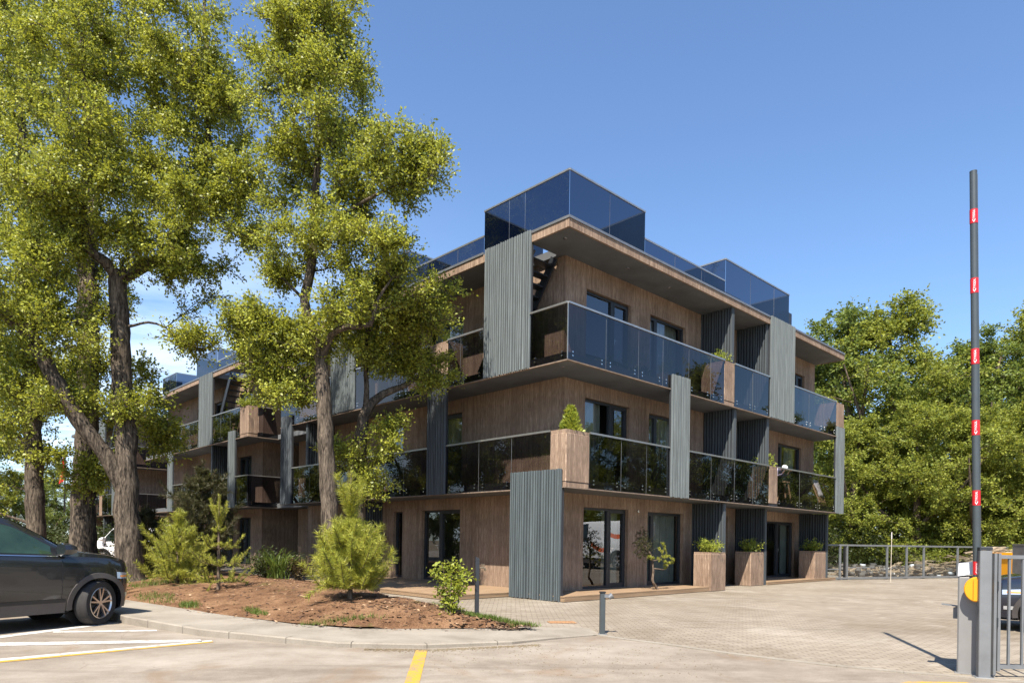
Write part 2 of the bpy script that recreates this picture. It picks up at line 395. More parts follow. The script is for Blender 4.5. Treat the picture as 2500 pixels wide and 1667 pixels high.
# ------------------------------------------------------------------ the buildings (local x runs along the right front, y along the left front)
BRZ = math.atan2(math.cos(TH), math.sin(TH))
ZG, Z1, Z2, ZR = 0.0, 2.70, 5.70, 8.86      # ground, undersides of the two balcony slabs and of the roof
SLAB = 0.22
def fmap(face, s, n, z):
    """face 'R': front along x at depth n in y; face 'L': front along y at depth n in x"""
    return (s, n, z) if face == 'R' else (n, s, z)
def fbox(mb, face, s0, s1, n0, n1, z0, z1, mi=0):
    a = fmap(face, s0, n0, z0); b = fmap(face, s1, n1, z1); mb.box(a[0], b[0], a[1], b[1], z0, z1, mi)
def fquad(mb, face, s0, s1, n, z0, z1, mi=0):
    mb.add([fmap(face, s0, n, z0), fmap(face, s1, n, z0), fmap(face, s1, n, z1), fmap(face, s0, n, z1)], [(0, 1, 2, 3)], mi)

class Block:
    def __init__(s, label, base=(0, 0), D=1.18):
        s.o = base; s.D = D
        s.root = thing('apartment_building', label, 'building', bw(base[0], base[1]), BRZ)
    # walls with real openings
    def wall(s, face, s0, s1, z0, z1, n, holes, thick=0.24):
        ss = sorted({s0, s1, *[h[0] for h in holes], *[h[1] for h in holes]}); zs = sorted({z0, z1, *[h[2] for h in holes], *[h[3] for h in holes]})
        mb = MB()
        for i in range(len(ss) - 1):
            for j in range(len(zs) - 1):
                cs, cz = (ss[i] + ss[i + 1]) / 2, (zs[j] + zs[j + 1]) / 2
                if any(h[0] < cs < h[1] and h[2] < cz < h[3] for h in holes): continue
                fquad(mb, face, ss[i], ss[i + 1], n, zs[j], zs[j + 1])
        for h in holes:
            a, b, c, d = h
            for (p, q, e, f) in ((a, a, c, d), (b, b, c, d)):
                mb.add([fmap(face, p, n, e), fmap(face, p, n + thick, e), fmap(face, p, n + thick, f), fmap(face, p, n, f)], [(0, 1, 2, 3)])
            for zz in (c, d):
                mb.add([fmap(face, a, n, zz), fmap(face, b, n, zz), fmap(face, b, n + thick, zz), fmap(face, a, n + thick, zz)], [(0, 1, 2, 3)])
        return mb
    def put_wall(s, mbs):
        m = MB()
        for k in mbs: m.add(k.v, k.f)
        m.build('wall', M_BOARD, s.root)
    def window(s, face, a, b, z0, z1, n, door=False, split=0.62, curtain=True, sash_left=False, cfrac=(0.0, 1.0)):
        d = n + 0.10; w = 0.065
        f = MB(); e = 0.003
        fbox(f, face, a + e, a + w, d, d + .09, z0 + e, z1 - e); fbox(f, face, b - w, b - e, d, d + .09, z0 + e, z1 - e)
        fbox(f, face, a + w, b - w, d, d + .09, z1 - w, z1 - e); fbox(f, face, a + w, b - w, d, d + .09, z0 + e, z0 + w)
        cuts = []
        if split:
            m = a + (b - a) * split
            fbox(f, face, m - .055, m + .055, d - .006, d + .084, z0 + w, z1 - w); cuts = [m]
            # opening sash
            lo, hi = ((a + w, m - .055) if sash_left else (m + .055, b - w))
            for (p, q) in ((lo, lo + .05), (hi - .05, hi)): fbox(f, face, p, q, d - .012, d + .05, z0 + w, z1 - w)
            for (p, q) in ((z0 + w, z0 + w + .06), (z1 - w - .05, z1 - w)): fbox(f, face, lo + .05, hi - .05, d - .012, d + .05, p, q)
        fr = f.build('door_frame' if door else 'window_frame', M_FRAME, s.root)
        edges = [a + w] + cuts + [b - w]
        for i in range(len(edges) - 1):
            p = MB(); lo = edges[i] + (.055 if i else 0); hi = edges[i + 1] - (.055 if i < len(edges) - 2 else 0)
            fquad(p, face, lo, hi, d + .045, z0 + w, z1 - w); p.build('pane', M_WINGLASS, fr)
        if door:
            h = MB(); hs = (cuts[0] + .085) if cuts else a + .1
            h.bar(fmap(face, hs, d - .03, z0 + 1.0), fmap(face, hs, d - .03, z0 + 1.14), .02)
            h.bar(fmap(face, hs, d - .045, z0 + 1.1), fmap(face, hs + .11, d - .045, z0 + 1.1), .018)
            h.build('door_handle', M_STEEL, fr)
        if curtain:
            c = MB(); L = (b - a) * (cfrac[1] - cfrac[0]); s0 = a + (b - a) * cfrac[0]; n_ = max(8, int(L / 0.035)); vs = []
            for i in range(n_ + 1):
                x = s0 + L * i / n_; dd = d + .26 + .035 * math.sin(i * 1.9) + .018 * math.sin(i * .7)
                vs += [fmap(face, x, dd, z0 + .04), fmap(face, x, dd, z1 + .05)]
            c.add(vs, [(2 * i, 2 * i + 2, 2 * i + 3, 2 * i + 1) for i in range(n_)]); c.build('curtain', M_CURTAIN, fr)
        return fr
    def plate(s, x0, x1, y0, y1, z0, z1, name, mat, holes=(), edge=None):
        xs = sorted({x0, x1, *[h[0] for h in holes], *[h[1] for h in holes]}); ys = sorted({y0, y1, *[h[2] for h in holes], *[h[3] for h in holes]})
        mb = MB()
        ok = {}
        for i in range(len(xs) - 1):
            for j in range(len(ys) - 1):
                cx, cy = (xs[i] + xs[i + 1]) / 2, (ys[j] + ys[j + 1]) / 2
                ok[i, j] = not any(h[0] < cx < h[1] and h[2] < cy < h[3] for h in holes)
        for (i, j), k in ok.items():
            if not k: continue
            X0, X1, Y0, Y1 = xs[i], xs[i + 1], ys[j], ys[j + 1]
            mb.add([(X0, Y0, z0), (X0, Y1, z0), (X1, Y1, z0), (X1, Y0, z0)], [(0, 1, 2, 3)]); mb.add([(X0, Y0, z1), (X1, Y0, z1), (X1, Y1, z1), (X0, Y1, z1)], [(0, 1, 2, 3)])
            for di, dj, q in ((-1, 0, [(X0, Y0), (X0, Y1)]), (1, 0, [(X1, Y1), (X1, Y0)]), (0, -1, [(X1, Y0), (X0, Y0)]), (0, 1, [(X0, Y1), (X1, Y1)])):
                if not ok.get((i + di, j + dj), False):
                    mb.add([(*q[0], z0), (*q[1], z0), (*q[1], z1), (*q[0], z1)], [(0, 1, 2, 3)])
        return mb.build(name, mat, s.root)
    def slab(s, z, polys, holes=(), t=SLAB, name='balcony_slab'):
        for (x0, x1, y0, y1) in polys:
            s.plate(x0, x1, y0, y1, z, z + t, name, M_SOFFIT, [h for h in holes])
    def edge_strip(s, face, s0, s1, z0, z1, n0, n1, name, mat):
        m = MB(); fbox(m, face, s0, s1, n0, n1, z0, z1); m.build(name, mat, s.root)
    def glass(s, face, a, b, z0, z1, n=-0.015, cuts=(), rail=True, mat=None, fix=True, railw=0.05, fixh=(0.10, 0.19), corner0=False):
        ed = [a, *cuts, b]; mat = mat or M_BALGLASS
        for i in range(len(ed) - 1):
            g = MB(); lo, hi = ed[i] + .006, ed[i + 1] - .006
            q1, q2 = rnd.uniform(-.005, .005), rnd.uniform(-.005, .005)
            g.add([fmap(face, lo, n, z0), fmap(face, hi, n, z0), fmap(face, hi, n + q2, z1), fmap(face, lo, n + q1, z1)], [(0, 1, 2), (0, 2, 3)], 0)
            if fix:
                L = hi - lo; k = 2 if L > .7 else 1
                for q in ([.16, L - .16] if k == 2 else [L / 2]):
                    for dq in (0,):
                        for hz in fixh:
                            c = fmap(face, lo + q + dq, n - .012, z0 + hz); cc = fmap(face, lo + q + dq, n + .05, z0 + hz)
                            g.tube([c, cc], .020, 8, 1)
            o = g.build('glass_panel', [mat, M_STEEL], s.root)
        # pale sealed joints between the sheets
        if len(ed) > 2:
            for q in ed[1:-1]:
                m = MB(); fbox(m, face, q - .0025, q + .0025, n - .003, n + .006, z0, z1); m.build('glass_joint', M_CAP, s.root)
        if rail:
            m = MB(); fbox(m, face, a, b, n - railw * .55, n + railw * .45, z1 + .002, z1 + .045); m.build('handrail', M_RAIL, s.root)
    def ribs(s, face, a, b, z0, z1, n=-0.06, depth=0.07, mat=None, name='ribbed_panel', seed=0, back=True, pitch=0.082, gap=0.48):
        r = random.Random(seed * 77 + int(a * 100)); m = MB(); x = a
        if back: fbox(m, face, a + .004, b - .004, n + .055, n + .055 + depth, z0 + .02, z1 - .02, 1)
        while x < b - .02:
            w = min(pitch * r.uniform(.72, 1.25), b - x); rw = w * (1 - gap) * r.uniform(.85, 1.15); dd = r.uniform(-.012, .008)
            rw = min(rw, w)
            t = r.uniform(.004, .012); j = r.uniform(-.012, .012)
            A = fmap(face, x, n + dd, 0); B = fmap(face, x + rw, n + dd, 0)
            # chamfered batten
            pts = [(x, n + .058), (x, n + dd + t), (x + t, n + dd), (x + rw - t, n + dd), (x + rw, n + dd + t), (x + rw, n + .058)]
            vs = [fmap(face, p, q, z0 + j) for p, q in pts] + [fmap(face, p, q, z1 + j * .3) for p, q in pts]
            m.add(vs, [(0, 1, 2, 3, 4, 5), (6, 7, 8, 9, 10, 11)] + [(i, (i + 1) % 6, 6 + (i + 1) % 6, 6 + i) for i in range(6)])
            x += w
        return m.build(name, [mat or M_RIB, M_RIBBACK], s.root)
    def partition(s, face, pos, n0, n1, z0, z1, seed=1, slats=False, name='ribbed_partition'):
        """wall standing square to the front at `pos`, battens on both cheeks and on its outer edge"""
        r = random.Random(seed); m = MB(); other = 'L' if face == 'R' else 'R'
        if not slats: 
            a = fmap(face, pos - .028, n0 + .02, z0); b = fmap(face, pos + .028, n1, z1); m.box(a[0], b[0], a[1], b[1], z0 + .003, z1 - .003, 1)
        x = n0 + .02
        while x < n1 - .03:
            w = r.uniform(.075, .12); rw = w * (.48 if not slats else .5)
            a = fmap(face, pos - .068, x, 0); b = fmap(face, pos + .068, min(x + rw, n1), 0)
            m.box(a[0], b[0], a[1], b[1], z0 + .004, z1 - .004); x += w
        a = fmap(face, pos - .072, n0, 0); b = fmap(face, pos + .072, n0 + .035, 0); m.box(a[0], b[0], a[1], b[1], z0 + .002, z1 - .002)
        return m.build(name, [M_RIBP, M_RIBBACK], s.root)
    def planter(s, face, a, b, n0, n1, z0, z1, base=True):
        m = MB(); p = fmap(face, a, n0, 0); q = fmap(face, b, n1, 0)
        x0, x1, y0, y1 = min(p[0], q[0]), max(p[0], q[0]), min(p[1], q[1]), max(p[1], q[1])
        t = .05
        zb = z0 + .13 if base else z0
        m.bevbox(x0, x1, y0, y1, zb, z1 - .08, .018)
        m.box(x0 + .012, x1 - .012, y0 + .012, y0 + t, z1 - .08, z1); m.box(x0 + .012, x1 - .012, y1 - t, y1 - .012, z1 - .08, z1)
        m.box(x0 + .012, x0 + t, y0 + t, y1 - t, z1 - .08, z1); m.box(x1 - t, x1 - .012, y0 + t, y1 - t, z1 - .08, z1)
        if base: m.bevbox(x0 + .012, x1 - .012, y0 + .012, y1 - .012, z0, z0 + .12, .01)
        o = m.build('planter_box', M_BOARD, s.root)
        sm = MB(); sm.box(x0 + t, x1 - t, y0 + t, y1 - t, z1 - .079, z1 - .06); sm.build('planter_soil', M_SOIL, o)
        return (x0, x1, y0, y1, z1)
    def lamp(s, x, y, z):
        m = MB(); m.lathe([(.0, -.012), (.045, -.012), (.055, -.006), (.055, .0)], 16, (x, y, z - .001)); m.build('soffit_lamp', M_STEEL, s.root, True)
    def stair(s, face, pos0, pos1, s0, s1, z0, z1, n=12):
        """open stair: two stringers and treads, rising along the front"""
        m = MB(); 
        for p in (pos0, pos1): m.bar(fmap(face, s0, p, z0), fmap(face, s1, p, z1 - .05), .05, .24)
        st = m.build('staircase', M_DARKMETAL, s.root)
        for i in range(1, n):
            t = i / n; q = MB(); ss = s0 + (s1 - s0) * t
            a = fmap(face, ss - .13, pos0 + .03, 0); b = fmap(face, ss + .13, pos1 - .03, 0); zz = z0 + (z1 - z0) * t
            q.box(a[0], b[0], a[1], b[1], zz - .02, zz + .02); q.build('tread', M_DARKMETAL, st)

SHRUB_SPOTS = []
M_TRIM = mat_simple('weathered_edge_trim', (0.20, 0.145, 0.105), 0.8, 0, 0.3, 9)
# ---------- the near block
B1 = Block('brown three storey apartment building with dark glass balconies, nearest block facing the car park')
A1, L1E, D = 16.6, 15.0, 1.18
w1, w2 = (2.05, 4.02), (4.98, 6.90)
DR = 1.65
holeR = {0: [(w1[0], w1[1], .14, 2.36), (w2[0], w2[1], .14, 2.34)], 9: [(10.2, 10.56, 1.0, 2.38), (13.5, 15.95, .12, 2.33)],
         1: [(w1[0], w1[1], 3.0, 5.30), (w2[0], w2[1], 3.0, 5.28), (13.38, 15.45, 3.0, 5.30)],
         2: [(w1[0], w1[1], 6.0, 8.22), (w2[0], w2[1], 6.0, 8.22), (14.6, 15.65, 6.0, 8.22)]}
holeL = {0: [(5.33, 7.26, .14, 2.35), (8.36, 8.88, .14, 2.34)],
         1: [(5.29, 7.1, 3.0, 5.30), (8.4, 9.4, 3.0, 5.28)],
         2: [(5.29, 7.1, 6.0, 8.2), (8.4, 9.4, 6.0, 8.2)]}
zz = [(0.0, Z1 + .02), (Z1 + SLAB - .02, Z2 + .02), (Z2 + SLAB - .02, ZR + .02)]
ws = []
for k in range(3):
    ws.append(B1.wall('R', D, A1 if k else 8.4, *zz[k], D, holeR[k])); ws.append(B1.wall('L', D, L1E, *zz[k], D, holeL[k]))
    mb = MB(); mb.add([(A1, D, zz[k][0]), (A1, L1E, zz[k][0]), (A1, L1E, zz[k][1]), (A1, D, zz[k][1])], [(0, 1, 2, 3)])
    mb.add([(D, L1E, zz[k][0]), (A1, L1E, zz[k][0]), (A1, L1E, zz[k][1]), (D, L1E, zz[k][1])], [(0, 1, 2, 3)]); ws.append(mb)
ws.append(B1.wall('R', 8.4, A1, *zz[0], DR, holeR[9])); mb = MB(); mb.add([(8.4, D, 0), (8.4, DR, 0), (8.4, DR, zz[0][1]), (8.4, D, zz[0][1])], [(0, 1, 2, 3)]); ws.append(mb)
B1.put_wall(ws)
core = MB(); core.box(5.2, 12, 5.2, 12, 0.01, ZR - .02)
for z in (Z1, Z2): core.box(D + .3, A1 - .05, D + .3, L1E - .05, z + .01, z + .2)
core.box(8.0, 8.15, D + .3, 5.0, 0.01, ZR - .02); core.box(D + .3, 5, 8.0, 8.15, 0.01, ZR - .02); core.box(4.4, 4.55, D + .35, 5.0, .01, ZR - .02)
core.build('interior_wall', M_INTER, B1.root)
# windows right front
B1.window('R', *holeR[0][0], D, True, .60, True, cfrac=(.62, .98)); B1.window('R', *holeR[0][1], D, True, .20, True, True, cfrac=(.2, 1)); B1.window('R', *holeR[9][0], DR, False, 0, False)
B1.window('R', *holeR[9][1], DR, True, .45, True, cfrac=(.78, 1))
B1.window('R', *holeR[1][0], D, True, .62, True, cfrac=(.05, .55)); B1.window('R', *holeR[1][1], D, True, .25, True, True, cfrac=(.3, 1)); B1.window('R', *holeR[1][2], D, True, .22, True, True, cfrac=(.6, 1))
B1.window('R', *holeR[2][0], D, True, .62, False); B1.window('R', *holeR[2][1], D, True, .22, True, True, cfrac=(.25, 1)); B1.window('R', *holeR[2][2], D, True, .5, False)
for k in range(3):
    B1.window('L', *holeL[k][0], D, True, .56, k > 0, True); B1.window('L', *holeL[k][1], D, True, 0, True, cfrac=(.45, .8))
# slabs and roof
for z in (Z1, Z2):
    B1.slab(z, [(.05, A1, .05, D - .004), (.05, D - .004, D - .004, L1E)])
    if z == Z1: B1.slab(z, [(8.4, A1, D + .001, DR + .05)])
    B1.edge_strip('R', -.03, A1 + .02, z - .008, z + .016, -.03, .05, 'slab_trim', M_TRIM); B1.edge_strip('L', .05, L1E + .02, z - .008, z + .016, -.03, .05, 'slab_trim', M_TRIM)
stairL = (.16, 1.06, 1.34, 3.05); stairR = (10.35, 12.3, .16, 1.08)
B1.plate(.06, A1, .06, L1E, ZR, ZR + .2, 'roof', M_SOFFIT, [stairL, stairR])
for (a, b) in ((0, 10.2), (12.0, A1)): B1.edge_strip('R', a, b, ZR - .006, 9.055, 0.0, .058, 'roof_fascia', M_BOARD); B1.edge_strip('R', a - .02, b, 9.058, 9.12, -.025, .12, 'roof_flashing', M_CAP)
for (a, b) in ((.06, 1.24), (3.0, L1E)): B1.edge_strip('L', a, b, ZR - .006, 9.055, 0.0, .058, 'roof_fascia', M_BOARD); B1.edge_strip('L', a + .06, b, 9.058, 9.12, -.025, .12, 'roof_flashing', M_CAP)
m = MB(); fbox(m, 'R', A1, A1 + .058, .06, L1E, ZR - .006, 9.055); m.build('roof_fascia', M_BOARD, B1.root)
B1.lamp(.44, .52, ZR); B1.lamp(5.0, .55, ZR); B1.lamp(.4, .5, Z2); B1.lamp(8.4, .5, ZR); B1.lamp(3.0, .55, ZR)
B1.stair('L', .2, 1.02, 3.35, 1.42, 5.95, 8.85); B1.stair('R', .2, 1.04, 10.5, 12.3, 5.95, 8.85)
# roof terrace glass
GZ = 9.125
def glassbox(B, x0, x1, y0, y1, z1, cx=(), cy=(), door=None, back=True):
    B.glass('R', x0, x1, GZ, z1, y0, cx, True, M_ROOFGLASS, False, .04); B.glass('L', y0, y1, GZ, z1, x0, cy, True, M_ROOFGLASS, False, .04)
    if back:
        B.glass('R', x0, x1 - .75, GZ, z1, y1, (), True, M_ROOFDARK, False, .04); B.glass('L', y0, y1, GZ, z1, x1, (), True, M_ROOFDARK, False, .04)
glassbox(B1, .03, 3.05, .03, 3.07, 10.20, (1.55,), (1.52, 2.1))
glassbox(B1, 7.26, 11.65, .03, 1.5, 10.18, (8.85, 10.5), (.75,))
B1.glass('R', 3.06, 7.25, GZ, 9.50, .04, (4.5, 5.9), True, M_ROOFGLASS, False, .03)
glassbox(B1, .03, 1.6, 6.5, 9.43, 10.15, (), (7.5, 8.5))
B1.glass('L', 3.08, 6.49, GZ, 9.55, .04, (4.2, 5.4), True, M_ROOFGLASS, False, .03); B1.glass('L', 9.45, L1E, GZ, 9.55, .04, (11, 13), True, M_ROOFGLASS, False, .03)
m = MB(); fbox(m, 'R', 11.75, 12.25, .2, 1.2, 9.12, 9.72); m.build('roof_hatch', M_DARKMETAL, B1.root)
# second floor, right front
gz2, rz2 = Z2 + .03, 7.04
gz1, rz1 = Z1 + .03, 4.05
B1.glass('R', 0, 7.2, gz2, rz2, cuts=(1.42, 2.78, 3.9, 5.2, 6.4)); B1.glass('L', .0, 1.24, gz2, rz2)
m = MB(); m.box(-.02, .0, -.02, .0, gz2, rz2); m.build('glass_corner', M_RAIL, B1.root)
SHRUB_SPOTS.append((B1, B1.planter('R', 7.2, 7.83, -.02, .8, Z2 + .02, 7.06), 'round'))
B1.glass('R', 7.83, 10.2, gz2, rz2, cuts=(9.0,)); B1.ribs('R', 10.2, 12.0, 5.72, 9.13, seed=1)
B1.glass('R', 12.0, 15.82, gz2, rz2, cuts=(13.3, 14.6))
SHRUB_SPOTS.append((B1, B1.planter('R', 15.82, 16.6, -.02, .85, 6.12, 7.06, False), 'low'))
B1.ribs('R', 15.84, 16.6, 2.68, 6.1, seed=2)
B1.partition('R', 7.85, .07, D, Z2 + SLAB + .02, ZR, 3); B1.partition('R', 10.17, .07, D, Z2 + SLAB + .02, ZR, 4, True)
# first floor, right front
SHRUB_SPOTS.append((B1, B1.planter('R', -.02, .84, -.02, .5, Z1 + .02, 4.08), 'cone'))
B1.glass('R', .84, 4.28, gz1, rz1, cuts=(2.1, 3.2)); B1.ribs('R', 4.28, 5.17, 2.70, 6.11, n=-.11, seed=5)
B1.glass('R', 5.17, 10.23, gz1, rz1, cuts=(6.5, 7.9, 9.1))
SHRUB_SPOTS.append((B1, B1.planter('R', 10.23, 10.86, -.02, .75, Z1 + .12, 4.08, False), 'round'))
B1.glass('R', 10.86, 15.84, gz1, rz1, cuts=(12.6, 14.2))
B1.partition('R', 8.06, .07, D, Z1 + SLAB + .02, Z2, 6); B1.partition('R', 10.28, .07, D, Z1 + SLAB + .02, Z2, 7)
# ground floor, right front
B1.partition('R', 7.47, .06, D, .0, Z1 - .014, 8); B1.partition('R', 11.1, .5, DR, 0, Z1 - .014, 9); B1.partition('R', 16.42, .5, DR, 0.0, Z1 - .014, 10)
m = MB(); m.tube([(12.6, DR - .02, 2.52), (12.6, DR - .1, 2.50)], .05, 12); m.build('wall_camera', M_FRAME, B1.root)
m = MB(); m.tube([(4.45, D - .005, 2.33), (4.45, D - .05, 2.33)], .035, 12); m.build('wall_lamp', M_STEEL, B1.root)
# left front
B1.ribs('L', 1.24, 2.99, 5.71, 9.14, seed=11); B1.glass('L', 3.0, 4.52, gz2, rz2, cuts=(3.95,))
SHRUB_SPOTS.append((B1, B1.planter('L', 4.52, 5.37, -.02, .55, 6.1, 7.06, False), 'grass'))
B1.ribs('L', 4.54, 5.4, 2.70, 6.1, n=-.09, seed=12, mat=M_RIBD)
B1.glass('L', 5.37, 9.5, gz2, rz2, cuts=(6.7, 8.1)); B1.ribs('L', 9.5, 11.1, 5.75, 9.14, seed=13); B1.glass('L', 11.1, L1E, gz2, rz2, cuts=(12.5, 13.8))
B1.glass('L', .5, 4.52, gz1, rz1, cuts=(1.85, 3.12)); B1.glass('L', 5.41, 9.2, gz1, rz1, cuts=(6.6, 7.9))
SHRUB_SPOTS.append((B1, B1.planter('L', 9.2, 9.9, -.02, .7, Z1 + .03, 4.08, False), 'round'))
B1.glass('L', 9.9, 14.0, gz1, rz1, cuts=(11.2, 12.6)); B1.ribs('L', 14.0, 14.9, 2.70, 6.1, n=-.09, seed=14, mat=M_RIBD)
B1.ribs('L', .08, 1.83, .005, 3.14, n=-.10, depth=.09, seed=15, mat=mat_rib('blue_grey_timber', (0.078, 0.094, 0.099)))
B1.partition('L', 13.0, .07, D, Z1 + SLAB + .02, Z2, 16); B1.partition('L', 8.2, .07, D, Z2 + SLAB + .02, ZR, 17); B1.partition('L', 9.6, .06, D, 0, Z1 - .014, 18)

# ---------- the blocks behind, stepping away along the left front
def far_block(label, b0, full=True):
    B = Block(label, (0, b0)); W, E = 12.0, 14.2
    hl = [(2.4, 3.9), (5.3, 7.0), (8.4, 9.4)]
    ws = []
    for k in range(3):
        z0, z1 = zz[k]; base = (.14, 3.0, 6.0)[k]
        hs = [(p, q, base, base + 2.2) for p, q in hl]
        ws.append(B.wall('L', D, E, z0, z1, D, hs)); ws.append(B.wall('R', D, W, z0, z1, D, []))
        mb = MB(); mb.add([(D, E, z0), (W, E, z0), (W, E, z1), (D, E, z1)], [(0, 1, 2, 3)]); ws.append(mb)
        for i, h in enumerate(hs): B.window('L', *h, D, True, .5 if i < 2 else 0, i != 1)
    B.put_wall(ws)
    c = MB(); c.box(4.5, W - .3, 4.5, E - .3, .01, ZR - .02)
    for z in (Z1, Z2): c.box(D + .3, W - .05, D + .3, E - .05, z + .01, z + .2)
    c.build('interior_wall', M_INTER, B.root)
    for z in (Z1, Z2):
        B.slab(z, [(.05, W, .05, D - .004), (.05, D - .004, D - .004, E)])
        B.edge_strip('R', -.03, W, z - .008, z + .016, -.03, .05, 'slab_trim', M_TRIM); B.edge_strip('L', .05, E, z - .008, z + .016, -.03, .05, 'slab_trim', M_TRIM)
    B.plate(.06, W, .06, E, ZR, ZR + .2, 'roof', M_SOFFIT, [(.16, 1.06, 2.3, 4.0)])
    B.edge_strip('R', 0, W, ZR - .006, 9.055, 0, .058, 'roof_fascia', M_BOARD); B.edge_strip('R', -.02, W, 9.058, 9.12, -.025, .12, 'roof_flashing', M_CAP)
    for (a, b) in ((.06, 4.05), (5.7, 10.8)): B.edge_strip('L', a, b, ZR - .006, 9.055, 0, .058, 'roof_fascia', M_BOARD); B.edge_strip('L', a + .06, b, 9.058, 9.12, -.025, .12, 'roof_flashing', M_CAP)
    B.stair('L', .2, 1.02, 4.3, 2.4, 5.95, 8.85)
    # roof glass
    glassbox(B, .03, 3.0, 3.6, 6.3, 10.10, (1.5,), (4.9,))
    glassbox(B, .03, 1.8, 9.2, 11.4, 9.9, (), (10.2,))
    B.glass('L', .05, 3.55, GZ, 9.5, .04, (1.8,), True, M_ROOFGLASS, False, .03)
    # second floor
    SHRUB_SPOTS.append((B, B.planter('R', -.02, .42, -.02, .85, Z2 + .02, 7.02), 'round'))
    B.glass('L', .86, 4.05, gz2, 7.0, cuts=(1.9, 3.0)); B.ribs('L', 4.05, 5.72, 5.71, 9.1, seed=21); B.glass('L', 5.72, 9.4, gz2, 7.0, cuts=(7, 8.2))
    SHRUB_SPOTS.append((B, B.planter('L', 9.4, 10.1, -.02, .6, 6.1, 7.0, False), 'round')); B.ribs('L', 9.42, 10.1, 2.7, 6.08, n=-.08, seed=22)
    B.glass('R', .43, 3.6, gz2, 7.0, cuts=(1.6,)); 
    # first floor
    B.glass('L', 0, 1.28, gz1, 4.03); B.ribs('L', 1.28, 2.02, 2.7, 6.08, n=-.08, seed=23); B.glass('L', 2.02, 4.6, gz1, 4.03, cuts=(3.2,))
    SHRUB_SPOTS.append((B, B.planter('L', 4.6, 5.3, -.02, .6, Z1 + .03, 4.05, False), 'round')); B.glass('L', 5.3, 9.4, gz1, 4.03, cuts=(6.7, 8.0))
    B.glass('R', 0.0, 1.45, gz1, 4.03); B.glass('R', 1.47, 3.6, gz1, 4.03)
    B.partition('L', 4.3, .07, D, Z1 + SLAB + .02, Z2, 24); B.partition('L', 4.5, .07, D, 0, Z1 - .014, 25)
    return B
B2 = far_block('brown three storey apartment building seen between the tree trunks, second block along the row', 18.12)
B3 = far_block('brown three storey apartment building farthest down the row, mostly hidden by tree trunks', 37.0)
# glazed link between the first two blocks
lk_root = thing('link_wing', 'dark recessed wing joining the nearest block to the second block behind the trees', 'building', bw(0, 15.03), BRZ)
m = MB(); m.box(2.3, 9, .0, 3.05, 0.0, ZR); m.build('wall', M_BOARD, lk_root)
m = MB(); m.box(2.1, 9, .0, 3.04, ZR + .004, ZR + .2); m.build('roof', M_SOFFIT, lk_root)
for z in (Z1, Z2):
    m = MB(); m.box(1.3, 2.29, .0, 3.04, z, z + .2); m.build('balcony_slab', M_SOFFIT, lk_root)

# decks
def deck(label, a0, a1, b0, b1, z):
    r = thing('timber_deck', label, 'deck', bw((a0 + a1) / 2, (b0 + b1) / 2), BRZ); L, Wd = a1 - a0, b1 - b0
    n = max(3, round(Wd / .145)) if L >= Wd else max(3, round(L / .145)); 
    m = MB()
    for i in range(n):
        if L >= Wd: y0 = -Wd / 2 + Wd * i / n; m.bevbox(-L / 2, L / 2, y0 + .003, y0 + Wd / n - .003, z - .03, z, .004)
        else: x0 = -L / 2 + L * i / n; m.bevbox(x0 + .003, x0 + L / n - .003, -Wd / 2, Wd / 2, z - .03, z, .004)
    m.build('deck_boards', M_DECK, r)
    m = MB(); m.box(-L / 2 + .01, L / 2 - .01, -Wd / 2 + .006, Wd / 2, 0.002, z - .032); m.build('deck_base', M_DECK, r)
deck('low timber deck under the corner shop door of the right front', -.05, 6.4, -.06, D - .01, .13)
deck('low timber deck below the far glass door of the right front', 11.2, 17.2, .45, DR - .01, .10)
deck('wide low timber terrace on the left front behind the leafy shrub', -2.0, D - .01, 1.86, 9.0, .115)

# ground planters: their own things
def tub(label, a0, a1, b0, b1, z):
    r = thing('wooden_planter', label, 'planter', bw((a0 + a1) / 2, (b0 + b1) / 2), BRZ); L, W = (a1 - a0) / 2, (b1 - b0) / 2
    m = MB(); m.bevbox(-L, L, -W, W, 0.003, z - .05, .018); t = .05
    m.box(-L + .012, L - .012, -W + .012, -W + t, z - .05, z); m.box(-L + .012, L - .012, W - t, W - .012, z - .05, z); m.box(-L + .012, -L + t, -W + t, W - t, z - .05, z); m.box(L - t, L - .012, -W + t, W - t, z - .05, z)
    m.build('planter_box', M_BOARD, r)
    m = MB(); m.box(-L + t, L - t, -W + t, W - t, z - .049, z - .03); m.build('planter_soil', M_SOIL, r)
    return bw((a0 + a1) / 2, (b0 + b1) / 2, z - .03)
TUBS = [tub('tall brown planter in full sun beside the dwarf pine window', 6.42, 7.26, -.12, .5, 1.16), tub('shaded brown planter between the dark ribbed screens', 10.05, 11.0, .5, 1.1, 1.16), tub('brown planter at the far end of the front next to the glass fence', 15.25, 16.3, .5, 1.15, 1.18)]
# ------------------------------------------------------------------ ground
def sheet(name, pts, z, mat, kind='structure', label=None, cat=None):
    m = MB(); m.add([(x, y, z) for x, y in pts], [tuple(range(len(pts)))])
    o = m.build(name, mat); tag(o, label, cat, None, kind); return o
m = MB(); m.box(-900, 900, -300, 1500, -1.2, -0.06); tag(m.build('ground', M_SOIL), kind='structure')
tag(MB().add([(-70, -60, -0.02), (70, -60, -0.02), (70, 70, -0.02), (-70, 70, -0.02)], [(0, 1, 2, 3)]).build('asphalt_road', M_ROAD), kind='structure')
road_edge = [(1.36, 10.66), (1.72, 10.25), (2.33, 9.68), (2.87, 9.08), (3.4, 8.62), (3.89, 8.24), (4.49, 7.9), (4.97, 7.68), (5.46, 7.40), (9, 5.2), (45, -16)]
sheet('block_paving', [(60, -16), (60, 45), (-20, 62), (-24, 36), (-4.4, 19), (-2.2, 13.8), (-.1, 11.3), (0.3, 10.3)] + road_edge, -0.012, M_PAVE)
